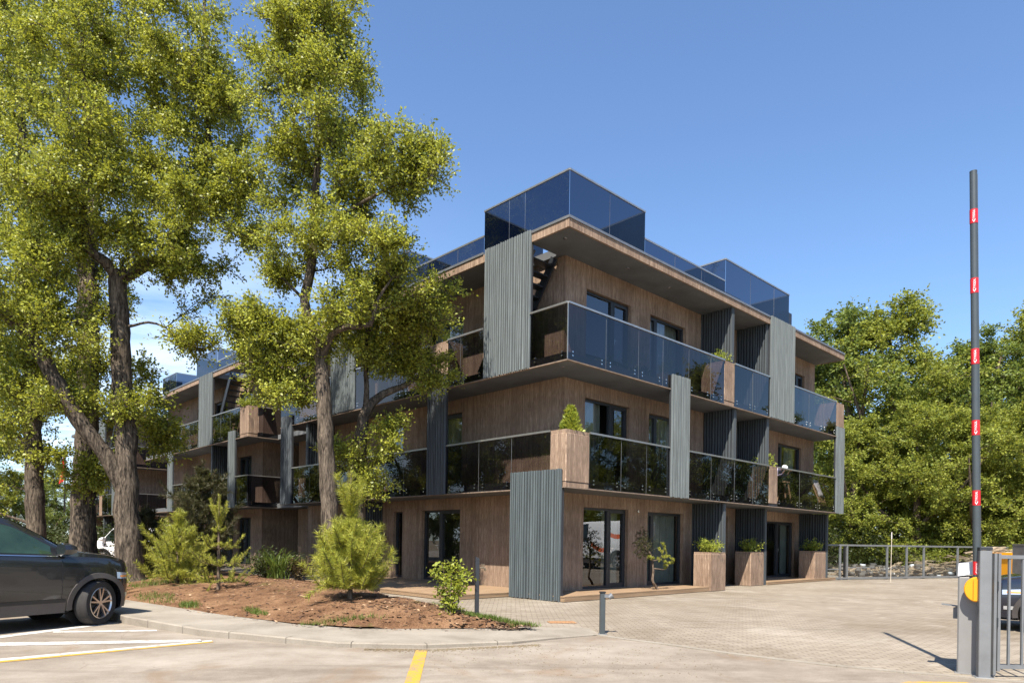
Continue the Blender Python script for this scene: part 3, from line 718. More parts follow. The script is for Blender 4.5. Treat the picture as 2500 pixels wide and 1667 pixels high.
# kerb along the edge of the paving
m = MB()
for i in range(len(road_edge) - 1):
    p, q = Vector((*road_edge[i], -.02)), Vector((*road_edge[i + 1], -.02)); m.bar(p, q, .11, .032)
tag(m.build('kerb_edge', M_WALK), kind='structure')
# concrete pavement with its kerb in front of the planting bed
kerb = [(-40, 46.5), (-14, 19.45), (-6.27, 11.24), (-4.47, 9.98), (-3.08, 9.42), (-2.29, 9.13), (-1.15, 9.15), (0.02, 9.62), (0.6, 10.15), (1.36, 10.7)]
kh = [.11, .11, .11, .085, .065, .05, .04, .03, .016, .004]
inner = [(-38, 49), (-12.6, 20.6), (-8.0, 14.2), (-5.3, 12.15), (-3.45, 10.92), (-2.35, 10.55), (-1.2, 10.75), (-.2, 10.95), (.35, 11.3), (1.3, 11.4)]
def dens(pts, k):
    out = []
    for i in range(len(pts) - 1):
        for j in range(k): t = j / k; out.append(tuple(a + (b - a) * t for a, b in zip(pts[i], pts[i + 1])))
    return out + [pts[-1]]
kd = dens([(x, y, h) for (x, y), h in zip(kerb, kh)], 4); idn = dens(inner, 4)
m = MB(); n = len(kd); vs = []
for (x, y, h), (u, v) in zip(kd, idn):
    t = .12 / max(.2, math.hypot(u - x, v - y)); 
    vs += [(x, y, -.05), (x, y, h - .015), (x + (u - x) * .02, y + (v - y) * .02, h), (x + (u - x) * t, y + (v - y) * t, h), (u, v, max(h, .035) + .004 if h > .03 else h + .002)]
m.add(vs, [(i * 5 + j, (i + 1) * 5 + j, (i + 1) * 5 + j + 1, i * 5 + j + 1) for i in range(n - 1) for j in range(4)])
sx_ = 0.0
for i in range(4, n - 1):
    a, b = Vector(kd[i][:2]), Vector(kd[i + 1][:2]); L = (b - a).length
    while sx_ < L:
        q = a + (b - a) * (sx_ / L); dn = (b - a).normalized(); nn_ = Vector((-dn.y, dn.x)); h = kd[i][2] + (kd[i + 1][2] - kd[i][2]) * sx_ / L
        if h > .02:
            e0, e1 = dn * .004, nn_ * (.14 if (Vector(idn[i][:2]) - a).dot(nn_) > 0 else -.14)
            P_ = [q - e0, q + e0, q + e0 + e1, q - e0 + e1]
            m.add([(*P_[0], h + .003), (*P_[1], h + .003), (*P_[2], h + .003), (*P_[3], h + .003)], [(0, 1, 2, 3)], 1)
            f0 = -nn_ * (.003 if e1.dot(nn_) > 0 else -.003); m.add([(*(P_[0] + f0), -.03), (*(P_[1] + f0), -.03), (*(P_[1] + f0), h), (*(P_[0] + f0), h)], [(0, 1, 2, 3)], 1)
        sx_ += 1.0
    sx_ -= L
tag(m.build('sidewalk', [M_WALK, mat_simple('kerb_joint_dirt', (.07, .055, .042), .95)]), kind='structure')
# mulched bed, slightly mounded
front = [(-38, 49), (-14, 21.8), (-12.6, 20.55), (-8.0, 14.15), (-6.6, 13.2), (-5.3, 12.1), (-3.45, 10.88), (-2.35, 10.5), (-1.2, 10.7), (-.2, 10.9), (0.1, 10.98)]
back = [(-26, 48), (-12.2, 27.2), (-9.8, 24.8), (-6.3, 20.8), (-5.0, 19.2), (-3.9, 17.6), (-2.75, 15.7), (-2.3, 14.0), (-1.55, 12.8), (-.4, 11.6), (0.12, 11.05)]
fd, bd = dens(front, 8), dens(back, 8); NU = 16; bed = []
r2 = random.Random(3)
for (a, b) in zip(fd, bd):
    wdt = math.hypot(a[0] - b[0], a[1] - b[1])
    for j in range(NU + 1):
        u = j / NU; x = a[0] + (b[0] - a[0]) * u; y = a[1] + (b[1] - a[1]) * u
        hgt = .085 + min(.30, .11 * wdt) * math.sin(PI * min(1, u * 1.0)) ** .75 + (r2.uniform(-.012, .018) if 0 < j < NU else 0)
        if j == 0: hgt = .085 if a[0] < -2 else .05
        if j == NU: hgt = .02
        bed.append((x, y, hgt))
m = MB(); m.add(bed, [(i * (NU + 1) + j, (i + 1) * (NU + 1) + j, (i + 1) * (NU + 1) + j + 1, i * (NU + 1) + j + 1) for i in range(len(fd) - 1) for j in range(NU)])
tag(m.build('planting_bed', M_MULCH, smooth=True), kind='structure')
BEDNP = np.array(bed)
def bedz(x, y):
    d = (BEDNP[:, 0] - x) ** 2 + (BEDNP[:, 1] - y) ** 2; k = np.argsort(d)[:3]; return float(BEDNP[k, 2].mean())
# painted lines
def line(name, mat, pts):
    m = MB(); m.add([(x, y, -.016) for x, y in pts], [(0, 1, 2, 3)]); tag(m.build(name, mat), kind='structure')
line('yellow_road_line', M_YEL, [(-1.23, 9.0), (-1.08, 9.0), (-.88, 6.6), (-1.03, 6.6)])
line('white_road_line', M_WHITE, [(-6.9, 9.1), (-6.7, 8.83), (-4.21, 9.46), (-4.33, 9.66)])
line('white_road_line', M_WHITE, [(-6.3, 7.55), (-6.18, 7.4), (-4.1, 9.52), (-4.16, 9.62)])
line('yellow_road_line', M_YEL, [(-6.18, 7.395), (-6.1, 7.3), (-4.05, 9.43), (-4.095, 9.515)])
line('white_road_line', M_WHITE, [(-6.8, 10.3), (-6.7, 10.13), (-5.34, 10.45), (-5.41, 10.58)])
line('white_road_line', M_WHITE, [(-7.3, 9.45), (-7.12, 9.25), (-6.5, 11.12), (-6.66, 11.2)])
line('yellow_road_line', M_YEL, [(3.7, 7.0), (4.25, 7.38), (4.85, 7.38), (5.2, 6.9)])
# kerb-side grit and fallen needles: scattered crumbs
r = random.Random(11); V = []; T = []
def crumb(x, y, z, s):
    i = len(V); 
    for k in range(3): a = r.uniform(0, 6.28); V.append((x + s * math.cos(a + k * 2.1), y + s * .7 * math.sin(a + k * 2.1), z))
    V.append((x, y, z + s * .6)); T.extend([(i, i + 1, i + 3), (i + 1, i + 2, i + 3), (i + 2, i, i + 3)])
for k in range(1400):
    t = r.random(); x = -1.9 + 2.3 * t; y = 9.03 + (.06 if x < -1 else .06 + (x + 1) * .42); g = abs(r.gauss(0, .10)); crumb(x, y - g - .02, -.018, r.uniform(.006, .018))
for k in range(700): crumb(r.uniform(-1, 2.4), r.uniform(7.6, 9.9) - .2, -.018, r.uniform(.004, .014))
o = npmesh('fallen_debris', np.array(V), None, M_SOIL, tri=np.array(T)); tag(o, kind='stuff')
# bark chips and litter lying on the mulch
r = random.Random(21); V = []; T = []; MI = []
for k in range(5200):
    q = r.choice(bed[NU * 8:]); x, y = q[0] + r.uniform(-.25, .25), q[1] + r.uniform(-.25, .25)
    if y > 20: continue
    z = bedz(x, y) + r.uniform(.0, .012); a = r.uniform(0, 6.28); L = r.uniform(.015, .05); w = L * r.uniform(.2, .5); c, s_ = math.cos(a), math.sin(a); i = len(V); tl = r.uniform(-.4, .4) * L
    V += [(x - c * L - s_ * w, y - s_ * L + c * w, z - tl * .3), (x + c * L - s_ * w, y + s_ * L + c * w, z + tl), (x + c * L + s_ * w, y + s_ * L - c * w, z + tl + .003), (x - c * L + s_ * w, y - s_ * L - c * w, z - tl * .3)]
    T += [(i, i + 1, i + 2), (i, i + 2, i + 3)]; kk = r.choice((0, 0, 1)); MI += [kk, kk]
o = npmesh('bark_litter', np.array(V), None, [mat_simple('dark_bark_chip', (.07, .035, .02), .9, 0, .4, 8), mat_simple('pale_bark_chip', (.30, .19, .11), .9, 0, .3, 8)], None, MI, np.array(T)); tag(o, kind='stuff')
# grass patches on the bed and its edge
def grass_field(name, patches, mat, seed=1):
    rg = np.random.default_rng(seed); P = []
    for (x, y, rx, ry, ang, n) in patches:
        a = rg.uniform(0, 2 * PI, n); q = np.sqrt(rg.uniform(0, 1, n)) * rg.uniform(.6, 1.0, n); u = rx * q * np.cos(a); v = ry * q * np.sin(a)
        P.append(np.stack([x + u * math.cos(ang) - v * math.sin(ang), y + u * math.sin(ang) + v * math.cos(ang)], 1))
    P = np.concatenate(P); n = len(P); z = np.array([bedz(*p) for p in P]) - .01
    b = np.column_stack([P, z]); a = rg.uniform(0, 2 * PI, n); w = rg.uniform(.004, .009, n); h = rg.uniform(.03, .10, n)
    d = np.stack([np.cos(a), np.sin(a), np.zeros(n)], 1) * w[:, None]; tip = b + np.stack([rg.normal(0, .025, n), rg.normal(0, .025, n), h], 1)
    V = np.stack([b - d, b + d, tip], 1).reshape(-1, 3); tag(npmesh(name, V, None, mat, tri=np.arange(3 * n).reshape(-1, 3)), kind='stuff')
grass_field('grass_tufts', [(-4.35, 11.75, .5, .10, -.75, 450), (-.2, 11.1, .75, .13, -.25, 1500), (-1.1, 12.0, .5, .16, -.8, 900), (-2.1, 14.3, .5, .35, -.8, 700), (-7.2, 14.0, 1.1, .35, -.8, 500), (-8.5, 16.5, 1.0, .7, -.5, 900), (-2.6, 10.75, .8, .12, .1, 350), (-6, 12.9, .5, .15, -.8, 500), (-10.5, 18.5, 2.0, .8, -.8, 1200)], M_GRASS)

# ------------------------------------------------------------------ broadleaf trees
def rand_unit(rg, n):
    v = rg.normal(size=(n, 3)); return v / np.linalg.norm(v, axis=1, keepdims=True)
def nrm(v): return v / np.maximum(np.linalg.norm(v, axis=-1, keepdims=True), 1e-9)
def leaves_mesh(name, P, Dr, size, mat, parent, rg, up=0.5, aspect=0.62):
    """one folded four-cornered leaf at each point P, pointing along Dr"""
    n = len(P); d = nrm(Dr + rg.normal(0, .45, (n, 3)))
    nn = nrm(rand_unit(rg, n) + np.array([0, 0, up])); sd = nrm(np.cross(d, nn)); nn = np.cross(sd, d)
    L = (size * rg.uniform(.65, 1.25, n))[:, None]
    base = P; tip = P + d * L - nn * L * .12; mid = P + d * L * .5 + nn * L * .06
    w = sd * L * aspect * .5
    V = np.stack([base, mid + w, tip, mid - w], 1).reshape(-1, 3)
    return npmesh(name, V, np.arange(4 * n).reshape(-1, 4), mat, parent)

class Tubes:
    def __init__(s): s.V = []; s.Q = []; s.n = 0
    def add(s, pts, rad, k=6):
        pts = np.asarray(pts, float); m = len(pts)
        t = np.gradient(pts, axis=0); t = nrm(t); u = np.cross(t, [0.31, 0.9, 0.28]); u = nrm(u); w = np.cross(t, u)
        a = np.arange(k) * 2 * PI / k
        R = np.asarray(rad, float)[:, None, None]
        ring = pts[:, None, :] + R * (np.cos(a)[None, :, None] * u[:, None, :] + np.sin(a)[None, :, None] * w[:, None, :])
        s.V.append(ring.reshape(-1, 3)); i = np.arange(m - 1)[:, None] * k; j = np.arange(k)[None, :]; jn = (j + 1) % k
        s.Q.append(np.stack([i + j, i + jn, i + k + jn, i + k + j], -1).reshape(-1, 4) + s.n); s.n += m * k
    def build(s, name, mat, parent): return npmesh(name, np.concatenate(s.V), np.concatenate(s.Q), mat, parent, smooth=True)

def spline(pts, step=0.25):
    P = np.asarray(pts, float); out = []
    for i in range(len(P) - 1):
        p0 = P[max(i - 1, 0)]; p1 = P[i]; p2 = P[i + 1]; p3 = P[min(i + 2, len(P) - 1)]
        n = max(2, int(np.linalg.norm((p2 - p1)[:3]) / step))
        for k in range(n):
            t = k / n; out.append(.5 * ((2 * p1) + (-p0 + p2) * t + (2 * p0 - 5 * p1 + 4 * p2 - p3) * t * t + (-p0 + 3 * p1 - 3 * p2 + p3) * t ** 3))
    out.append(P[-1]); return np.array(out)

def make_tree(name, label, cat, base, stems, lobes, seed, leaf=.10, ntw=11, nl=15, twig=.8, mats=None, group=None, flare=1.2, droop=.0, up=.5):
    """stems: polylines of (x,y,z,r) in world space; lobes: (centre, radii, branch count). Limbs grow from the nearest wood to points in the lobes,
    twigs from the limbs, leaves along the twigs."""
    rg = np.random.default_rng(seed); mb_, ml_ = mats or (M_BARK, M_ALDER)
    root = thing(name, label, cat, base, 0, group); B0 = np.array(base)
    T = Tubes(); skel = []
    for st in stems:
        S = spline([(*(np.array(p[:3]) - B0), p[3]) for p in st], .22)
        S[:, :3] += rg.normal(0, 1, (len(S), 3)) * np.minimum(S[:, 3:4] * .05, .015)
        rad = S[:, 3] * (1 + rg.normal(0, .03, len(S)))
        if S[0, 2] < .3: rad = rad * (1 + (flare - 1) * np.exp(-np.maximum(S[:, 2], 0) / .45))
        T.add(S[:, :3], rad, 12 if rad.max() > .12 else 8); skel.append(S)
    sk = np.concatenate(skel)
    ends = []
    for c, rad, nb in lobes:
        v = rand_unit(rg, nb); q = rg.uniform(.12, 1, nb) ** .55 * rg.uniform(.85, 1.22, nb)
        ends.append(np.array(c) - B0 + v * q[:, None] * np.array(rad))
    ends = np.concatenate(ends); dist = np.array([np.min(np.linalg.norm(sk[:, :3] - e, axis=1)) for e in ends]); ends = ends[np.argsort(dist)]
    LP = []; LD = []; skp = sk[:, :3]; skr = sk[:, 3]
    tw0 = []; tw1 = []
    for e in ends:
        dv = np.linalg.norm(skp - e, axis=1); pen = np.maximum(0, skp[:, 2] - (e[2] - .25 * dv)) * 1.3
        i = int(np.argmin(dv + pen)); s_ = skp[i]; L = dv[i]
        if L < .15: continue
        mid = s_ + (e - s_) * .5 + np.array([0, 0, L * rg.uniform(.02, .16)]) + rg.normal(0, .07 * L, 3)
        n = max(4, int(L / .3)); t = np.linspace(0, 1, n)[:, None]
        C = (1 - t) ** 2 * s_ + 2 * t * (1 - t) * mid + t * t * e
        C[1:-1] += rg.normal(0, .035, (n - 2, 3)) * min(1, L)
        r0 = min(skr[i] * .72, .012 + .021 * L); rr = np.linspace(r0, .006, n)
        T.add(C, rr, 6 if r0 > .03 else 4)
        skp = np.concatenate([skp, C[n // 3:]]); skr = np.concatenate([skr, rr[n // 3:]])
        tt = rg.uniform(.25 if L > 1 else .1, 1.0, ntw); k = np.minimum((tt * (n - 1)).astype(int), n - 2); p0 = C[k] + (C[k + 1] - C[k]) * (tt * (n - 1) - k)[:, None]
        tan = nrm(e - s_); d = nrm(tan * .55 + rand_unit(rg, ntw) + np.array([0, 0, .25 - droop])); p1 = p0 + d * (twig * rg.uniform(.5, 1.2, ntw))[:, None]
        tw0.append(p0); tw1.append(p1)
    tw0 = np.concatenate(tw0); tw1 = np.concatenate(tw1)
    # twigs: thin three-sided tubes, all at once
    d = tw1 - tw0; u = nrm(np.cross(d, [.3, .8, .5])); w = nrm(np.cross(d, u)); k = 3; a = np.arange(3) * 2 * PI / 3
    off = np.cos(a)[None, :, None] * u[:, None] + np.sin(a)[None, :, None] * w[:, None]
    Vt = np.concatenate([tw0[:, None] + off * .007, tw1[:, None] + off * .003], 1).reshape(-1, 3); m_ = len(tw0); b = (np.arange(m_) * 6)[:, None]
    Qt = np.concatenate([np.stack([b[:, 0] + j, b[:, 0] + (j + 1) % 3, b[:, 0] + 3 + (j + 1) % 3, b[:, 0] + 3 + j], 1) for j in range(3)]) + T.n
    T.V.append(Vt); T.Q.append(Qt); T.n += len(Vt)
    T.build('trunk', mb_, root)
    t = rg.uniform(.12, 1.05, (m_, nl, 1)); P = tw0[:, None] + d[:, None] * t + rg.normal(0, .028 + .3 * leaf, (m_, nl, 3))
    Dr = np.broadcast_to(nrm(d)[:, None], P.shape) + rg.normal(0, .7, P.shape) - np.array([0, 0, .15])
    leaves_mesh('crown', P.reshape(-1, 3), Dr.reshape(-1, 3), leaf, ml_, root, rg, up)
    return root

def A4(dx, dy, Y, r): p = at(dx, dy, Y); return (p.x, p.y, p.z, r)
def lobe(dx, dy, Y, rx, ry, rd, nb):
    s = Y / (FOC / 1.063); return (tuple(at(dx, dy, Y)), (rx * s, rd, ry * s), nb)
def gbase(dx, Y, z): p = at(dx, 1250, Y); return Vector((p.x, p.y, z))

# big alder with the forked and the leaning stem
YA = 17.8; bz = bedz(*at(298, 1250, YA)[:2])
b = gbase(300, YA, bz - .05)
make_tree('alder_tree', 'big alder with two stems, one forking high, one leaning left over the dark car', 'tree', b,
    [[(b.x, b.y, b.z, .33), A4(294, 1200, YA, .305), A4(289, 1110, YA, .285), A4(290, 1000, YA, .255), A4(280, 880, YA, .245), A4(276, 760, YA, .235), A4(270, 650, YA, .215), A4(275, 620, YA, .19)],
     [A4(272, 640, YA, .17), A4(240, 600, YA - .3, .13), A4(205, 570, YA - .5, .11), A4(190, 480, YA - .6, .10), A4(200, 330, YA - .6, .08), A4(190, 150, YA - .5, .05), A4(180, -80, YA - .5, .03)],
     [A4(276, 640, YA, .17), A4(330, 612, YA + .2, .14), A4(385, 585, YA + .4, .12), A4(430, 520, YA + .5, .10), A4(470, 380, YA + .4, .08), A4(480, 220, YA + .3, .06), A4(470, 30, YA + .2, .04), A4(470, -120, YA, .02)],
     [A4(290, 1130, YA, .24), A4(240, 1040, YA - .3, .19), A4(180, 965, YA - .6, .19), A4(120, 860, YA - .9, .18), A4(60, 760, YA - 1.1, .16), A4(-10, 710, YA - 1.2, .14), A4(-120, 640, YA - 1.3, .10)],
     [A4(60, 760, YA - 1.1, .07), A4(110, 715, YA - 1, .06), A4(180, 740, YA - .8, .03)],
     [A4(470, 380, YA + .4, .05), A4(520, 360, YA + .5, .04), A4(560, 340, YA + .5, .02)],
     [A4(279, 752, YA, .06), A4(310, 747, YA, .035), A4(340, 740, YA, .03), A4(380, 752, YA, .024), A4(425, 790, YA, .018), A4(470, 800, YA, .010)]],
    [lobe(430, 90, YA, 140, 190, 1.9, 56), lobe(500, 270, YA + .3, 115, 130, 1.6, 36), lobe(450, 430, YA + .3, 150, 110, 1.8, 44), lobe(200, 100, YA - .5, 130, 170, 1.8, 44), lobe(230, 380, YA - .8, 140, 140, 1.6, 46), lobe(360, 560, YA, 150, 60, 1.5, 26),
     lobe(100, 520, YA - 1, 120, 130, 1.5, 44), lobe(40, 650, YA - 1.2, 110, 90, 1.4, 30), lobe(420, 640, YA + .2, 90, 70, 1.2, 20), lobe(440, 785, YA, 60, 26, .6, 9), lobe(120, 760, YA - .8, 110, 80, 1.1, 20), lobe(150, 930, YA - .8, 90, 60, .9, 11), lobe(330, 960, YA, 70, 70, .9, 8), lobe(20, 900, YA - 1, 90, 120, 1, 17), lobe(560, 480, YA, 70, 110, 1.1, 18)],
    1, .080, 19, 19, .54)
# straight thick alder behind it
YB = 20.0; b = gbase(193, YB, .3)
make_tree('alder_tree', 'tall straight alder with thick grey fissured trunk, second trunk from the left', 'tree', b,
    [[(b.x, b.y, b.z, .36), A4(192, 1150, YB, .325), A4(200, 1000, YB, .30), A4(203, 800, YB, .28), A4(200, 600, YB, .27), A4(210, 400, YB, .21), A4(222, 200, YB, .15), A4(230, 0, YB, .09), A4(230, -160, YB, .04)]],
    [lobe(90, 60, YB, 160, 190, 2.2, 50), lobe(300, 200, YB + .5, 160, 190, 2.2, 40), lobe(60, 330, YB, 140, 140, 2, 36), lobe(330, 430, YB + .5, 120, 120, 1.6, 22), lobe(120, 560, YB, 120, 80, 1.5, 26), lobe(270, 700, YB + .4, 80, 90, 1.2, 12), lobe(190, 860, YB, 110, 90, 1.2, 17), lobe(300, 920, YB + .5, 70, 60, 1, 9), lobe(380, 1010, YB, 70, 40, .8, 12), lobe(200, 1090, YB - .4, 50, 35, .6, 8), lobe(350, 870, YB, 60, 50, .8, 6)],
    2, .088, 18, 18, .6)
# dark alder at the left edge
YC = 22.5; b = gbase(84, YC, .2)
make_tree('alder_tree', 'leafy alder with dark trunk rising directly behind the roof of the dark car', 'tree', b,
    [[(b.x, b.y, b.z, .30), A4(80, 1120, YC, .265), A4(75, 950, YC, .245), A4(68, 750, YC, .24), A4(60, 550, YC, .19), A4(50, 300, YC, .13), A4(40, 50, YC, .07)],
     [A4(78, 1040, YC, .10), A4(40, 1000, YC, .07), A4(-20, 960, YC, .04)]],
    [lobe(-20, 150, YC, 150, 220, 2.2, 60), lobe(20, 480, YC, 130, 160, 2, 44), lobe(10, 760, YC, 120, 110, 1.8, 32), lobe(20, 960, YC, 95, 90, 1.4, 24), lobe(90, 880, YC, 60, 100, 1.2, 12), lobe(90, 1050, YC, 70, 30, 1, 6), lobe(-60, 1100, YC, 90, 90, 1.3, 14)],
    3, .094, 18, 17, .62)
# the tree in front of the left facade
YD = 16.3; b = gbase(762, YD, bedz(*at(762, 1250, YD)[:2]) - .05)
make_tree('alder_tree', 'slender tall alder with a narrow high crown in front of the left facade', 'tree', b,
    [[(b.x, b.y, b.z, .225), A4(758, 1200, YD, .205), A4(750, 1050, YD, .19), A4(742, 900, YD, .17), A4(735, 820, YD, .15), A4(712, 750, YD, .12), A4(700, 690, YD, .11), A4(714, 620, YD, .105), A4(722, 500, YD, .10), A4(727, 400, YD, .085), A4(735, 250, YD, .06), A4(742, 80, YD, .035), A4(738, -90, YD, .015)],
     [A4(737, 830, YD, .10), A4(760, 770, YD - .2, .08), A4(800, 750, YD - .4, .07), A4(850, 745, YD - .6, .06), A4(866, 690, YD - .6, .04), A4(900, 640, YD - .6, .02)],
     [A4(722, 560, YD, .06), A4(780, 500, YD - .3, .05), A4(860, 450, YD - .5, .04), A4(950, 405, YD - .6, .02)],
     [A4(727, 420, YD, .05), A4(700, 350, YD + .3, .04), A4(665, 250, YD + .4, .02)],
     [A4(700, 690, YD, .045), A4(650, 640, YD, .03), A4(610, 610, YD, .015)]],
    [lobe(730, 50, YD, 110, 110, 1.3, 44), lobe(760, 200, YD, 105, 110, 1.3, 38), lobe(650, 170, YD + .3, 90, 130, 1.2, 26), lobe(740, 330, YD, 110, 80, 1.3, 26), lobe(900, 390, YD - .5, 105, 95, 1.1, 34), lobe(980, 380, YD - .6, 50, 60, .7, 13), lobe(800, 440, YD - .2, 70, 50, .9, 14), lobe(650, 400, YD + .2, 70, 80, 1, 20), lobe(720, 560, YD, 110, 70, 1.3, 24), lobe(860, 580, YD - .5, 90, 75, 1.1, 24), lobe(640, 620, YD + .2, 60, 60, .9, 13), lobe(930, 690, YD + .7, 110, 80, 1.0, 42), lobe(800, 690, YD - .4, 80, 60, 1, 14), lobe(620, 760, YD + .2, 100, 50, 1, 28), lobe(700, 800, YD, 80, 50, 1, 18), lobe(560, 740, YD + .1, 60, 30, .7, 8), lobe(650, 890, YD + .3, 65, 60, .8, 20), lobe(590, 830, YD + .3, 55, 35, .7, 10)],
    4, .073, 18, 19, .48)
YE = 17.6; b = gbase(822, YE, bedz(*at(822, 1250, YE)[:2]) - .05)
make_tree('young_alder_tree', 'smaller forked alder just right of the slender tall alder, arching toward the corner block', 'tree', b,
    [[(b.x, b.y, b.z, .19), A4(826, 1100, YE, .16), A4(832, 980, YE, .145), A4(842, 940, YE, .13), A4(880, 905, YE + .3, .10), A4(930, 885, YE + .5, .07), A4(985, 850, YE + .7, .035), A4(1020, 860, YE + .8, .015)],
     [A4(838, 960, YE, .09), A4(842, 900, YE, .07), A4(840, 820, YE, .055), A4(850, 740, YE, .03)]],
    [lobe(830, 790, YE - .2, 95, 70, 1.0, 27), lobe(950, 830, YE + .7, 85, 45, .7, 26), lobe(1005, 870, YE + .8, 45, 26, .5, 10), lobe(890, 1005, YE - .3, 40, 55, .6, 9), lobe(795, 1040, YE, 40, 50, .6, 8), lobe(850, 1110, YE - .2, 50, 36, .6, 9), lobe(930, 760, YE + .3, 85, 55, .8, 18)],
    5, .073, 17, 19, .44)

# ------------------------------------------------------------------ the wood beyond the fence and other distant trees: a few kinds, copied
def proto_tree(name, label, seed, H, W, leaf, nb, group, low=.12, mat=None):
    rg = random.Random(seed); st = [[(0, 0, -.1, .28), (.1, .1, H * .25, .22), (rg.uniform(-.4, .4), rg.uniform(-.4, .4), H * .55, .15), (rg.uniform(-.6, .6), rg.uniform(-.6, .6), H * .95, .03)],
        [(.05, .05, H * .2, .14), (W * .25, .3, H * .4, .10), (W * .42, .5, H * .68, .03)], [(0, .05, H * .28, .13), (-W * .22, -.4, H * .5, .09), (-W * .4, -.6, H * .75, .03)]]
    lb = []
    for k in range(11):
        t = k / 10; z = H * (low + (1 - low) * t * .93); ww = W * .5 * (math.sin(PI * min(1, .18 + t * .78)) ** .7); a = k * 2.4
        lb.append(((math.cos(a) * ww * .5, math.sin(a) * ww * .5, z), (ww * .72, ww * .72, H * .105), max(3, int(nb / 11))))
    lb.append(((0, 0, H * .94), (W * .16, W * .16, H * .08), 6))
    return make_tree(name, label, 'tree', (0, 0, 0), st, lb, seed, leaf, 12, 22, H * .065, (M_BARKL, mat or M_FOREST), group, 1.2)
FG = 'trees of the wood behind the fence'
PT = [proto_tree('forest_tree', 'x', 31, 14.5, 9.0, .15, 190, FG), proto_tree('forest_tree', 'x', 32, 12.5, 8.0, .145, 180, FG, .12, M_FORESTB), proto_tree('forest_tree', 'x', 33, 11.0, 9.0, .145, 180, FG, .04)]
_used = set()
def plant(k, x, y, rz, sc, label, group=FG):
    o = PT[k]
    if k in _used: o = copy_tree(o)
    _used.add(k); o.location = (x, y, -.05); o.rotation_euler = (0, 0, rz); o.scale = (sc * 1.15, sc * 1.15, sc); o['label'] = label; o['group'] = group
    return o
def pl(dx, Y): p = at(dx, 1250, Y); return p.x, p.y
spots = [(0, 2050, 43, .3, 1.12, 'tallest light green tree beyond the fence, right of the building end'), (1, 1935, 45, 1.2, 1.30, 'loose tree seen just behind the right end of the brown building'), (0, 2170, 46, 2.5, .93, 'full crowned tree rising just left of the barrier pole'), (1, 2265, 42, 4.0, 1.12, 'dense tree directly behind and right of the barrier pole'),
         (0, 2380, 44, 5.2, 1.12, 'yellow green tree at the right edge of the view'), (2, 1960, 39, .7, .78, 'low bushy tree close to the glass fence and the building'), (2, 2110, 38, 2.2, .85, 'low spreading tree behind the middle of the glass fence'), (2, 2240, 37, 3.9, .8, 'low bushy tree behind the barrier cabinet'), (2, 2390, 36, 5.0, .85, 'low bushy tree at the right edge above the parked car'), (1, 2500, 41, 1.0, 1.0, 'tree just outside the right edge of the view'), (1, 2120, 52, 3.3, 1.05, 'taller tree in the second row of the wood'), (0, 2330, 54, 1.7, 1.05, 'rear tree showing above the wood at the far right'), (1, 1870, 52, 2.9, 1.28, 'rear tree hidden behind the end of the building')]
for k, dx, Y, rz, sc, lab in spots: plant(k, *pl(dx, Y), rz, sc, lab)
# trees of the car park's other sides, seen in the panes
for k, (x, y) in enumerate([(44, 8), (47, 15), (45, 22), (48, 29), (46, 36), (50, 43), (52, 51), (55, 10), (57, 19), (56, 27), (58, 35), (60, 45), (43, 1)]): plant(k % 3, x, y, k * 1.1, (1.02, 1.12, 1.06, 1.16)[k % 4], 'tree across the paved yard, seen only mirrored in the glass', 'trees mirrored in the right front')
for k, (x, y) in enumerate([(-27, 8), (-30, 14), (-31, 20), (-34, 26), (-36, 34), (-28, 2), (-38, 18), (-35, 41), (-40, 48), (-46, 56), (-42, 40)]): plant((k + 1) % 3, x, y, k * 1.7, 1.0, 'tree across the road, seen only mirrored in the glass', 'trees mirrored in the left front')
# low sunny trees far left
LG = 'sunny trees far beyond the car park'
for k, (dx, Y, sc, lab) in enumerate([(30, 60, .62, 'round sunlit tree far away above the roof of the dark car'), (130, 64, .60, 'sunlit tree far away beside the red flag'), (-60, 55, .62, 'sunlit tree at the left edge of the view'), (210, 70, .62, 'sunlit tree far away between the thick trunk and the forked alder'), (270, 74, .6, 'sunlit tree at the far end of the row of brown blocks'), (90, 48, .40, 'shadowed small tree between two trunks above the dark car'), (350, 82, .6, 'faraway tree behind the third block')]):
    plant(2 if k % 2 == 0 else 1, *pl(dx, Y), k * 1.3, sc, lab, LG)
# understorey of the wood: one leafy mass
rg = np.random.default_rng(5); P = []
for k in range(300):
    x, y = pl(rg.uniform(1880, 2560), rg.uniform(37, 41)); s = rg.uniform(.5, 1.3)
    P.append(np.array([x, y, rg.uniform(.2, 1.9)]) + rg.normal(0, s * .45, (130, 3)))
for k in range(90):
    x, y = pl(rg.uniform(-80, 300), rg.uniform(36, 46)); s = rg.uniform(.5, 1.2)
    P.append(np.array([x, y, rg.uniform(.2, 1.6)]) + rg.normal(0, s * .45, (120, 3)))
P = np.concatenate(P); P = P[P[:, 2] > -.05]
tag(leaves_mesh('undergrowth', P, rand_unit(rg, len(P)), .15, M_DARKLEAF, None, rg), kind='stuff')

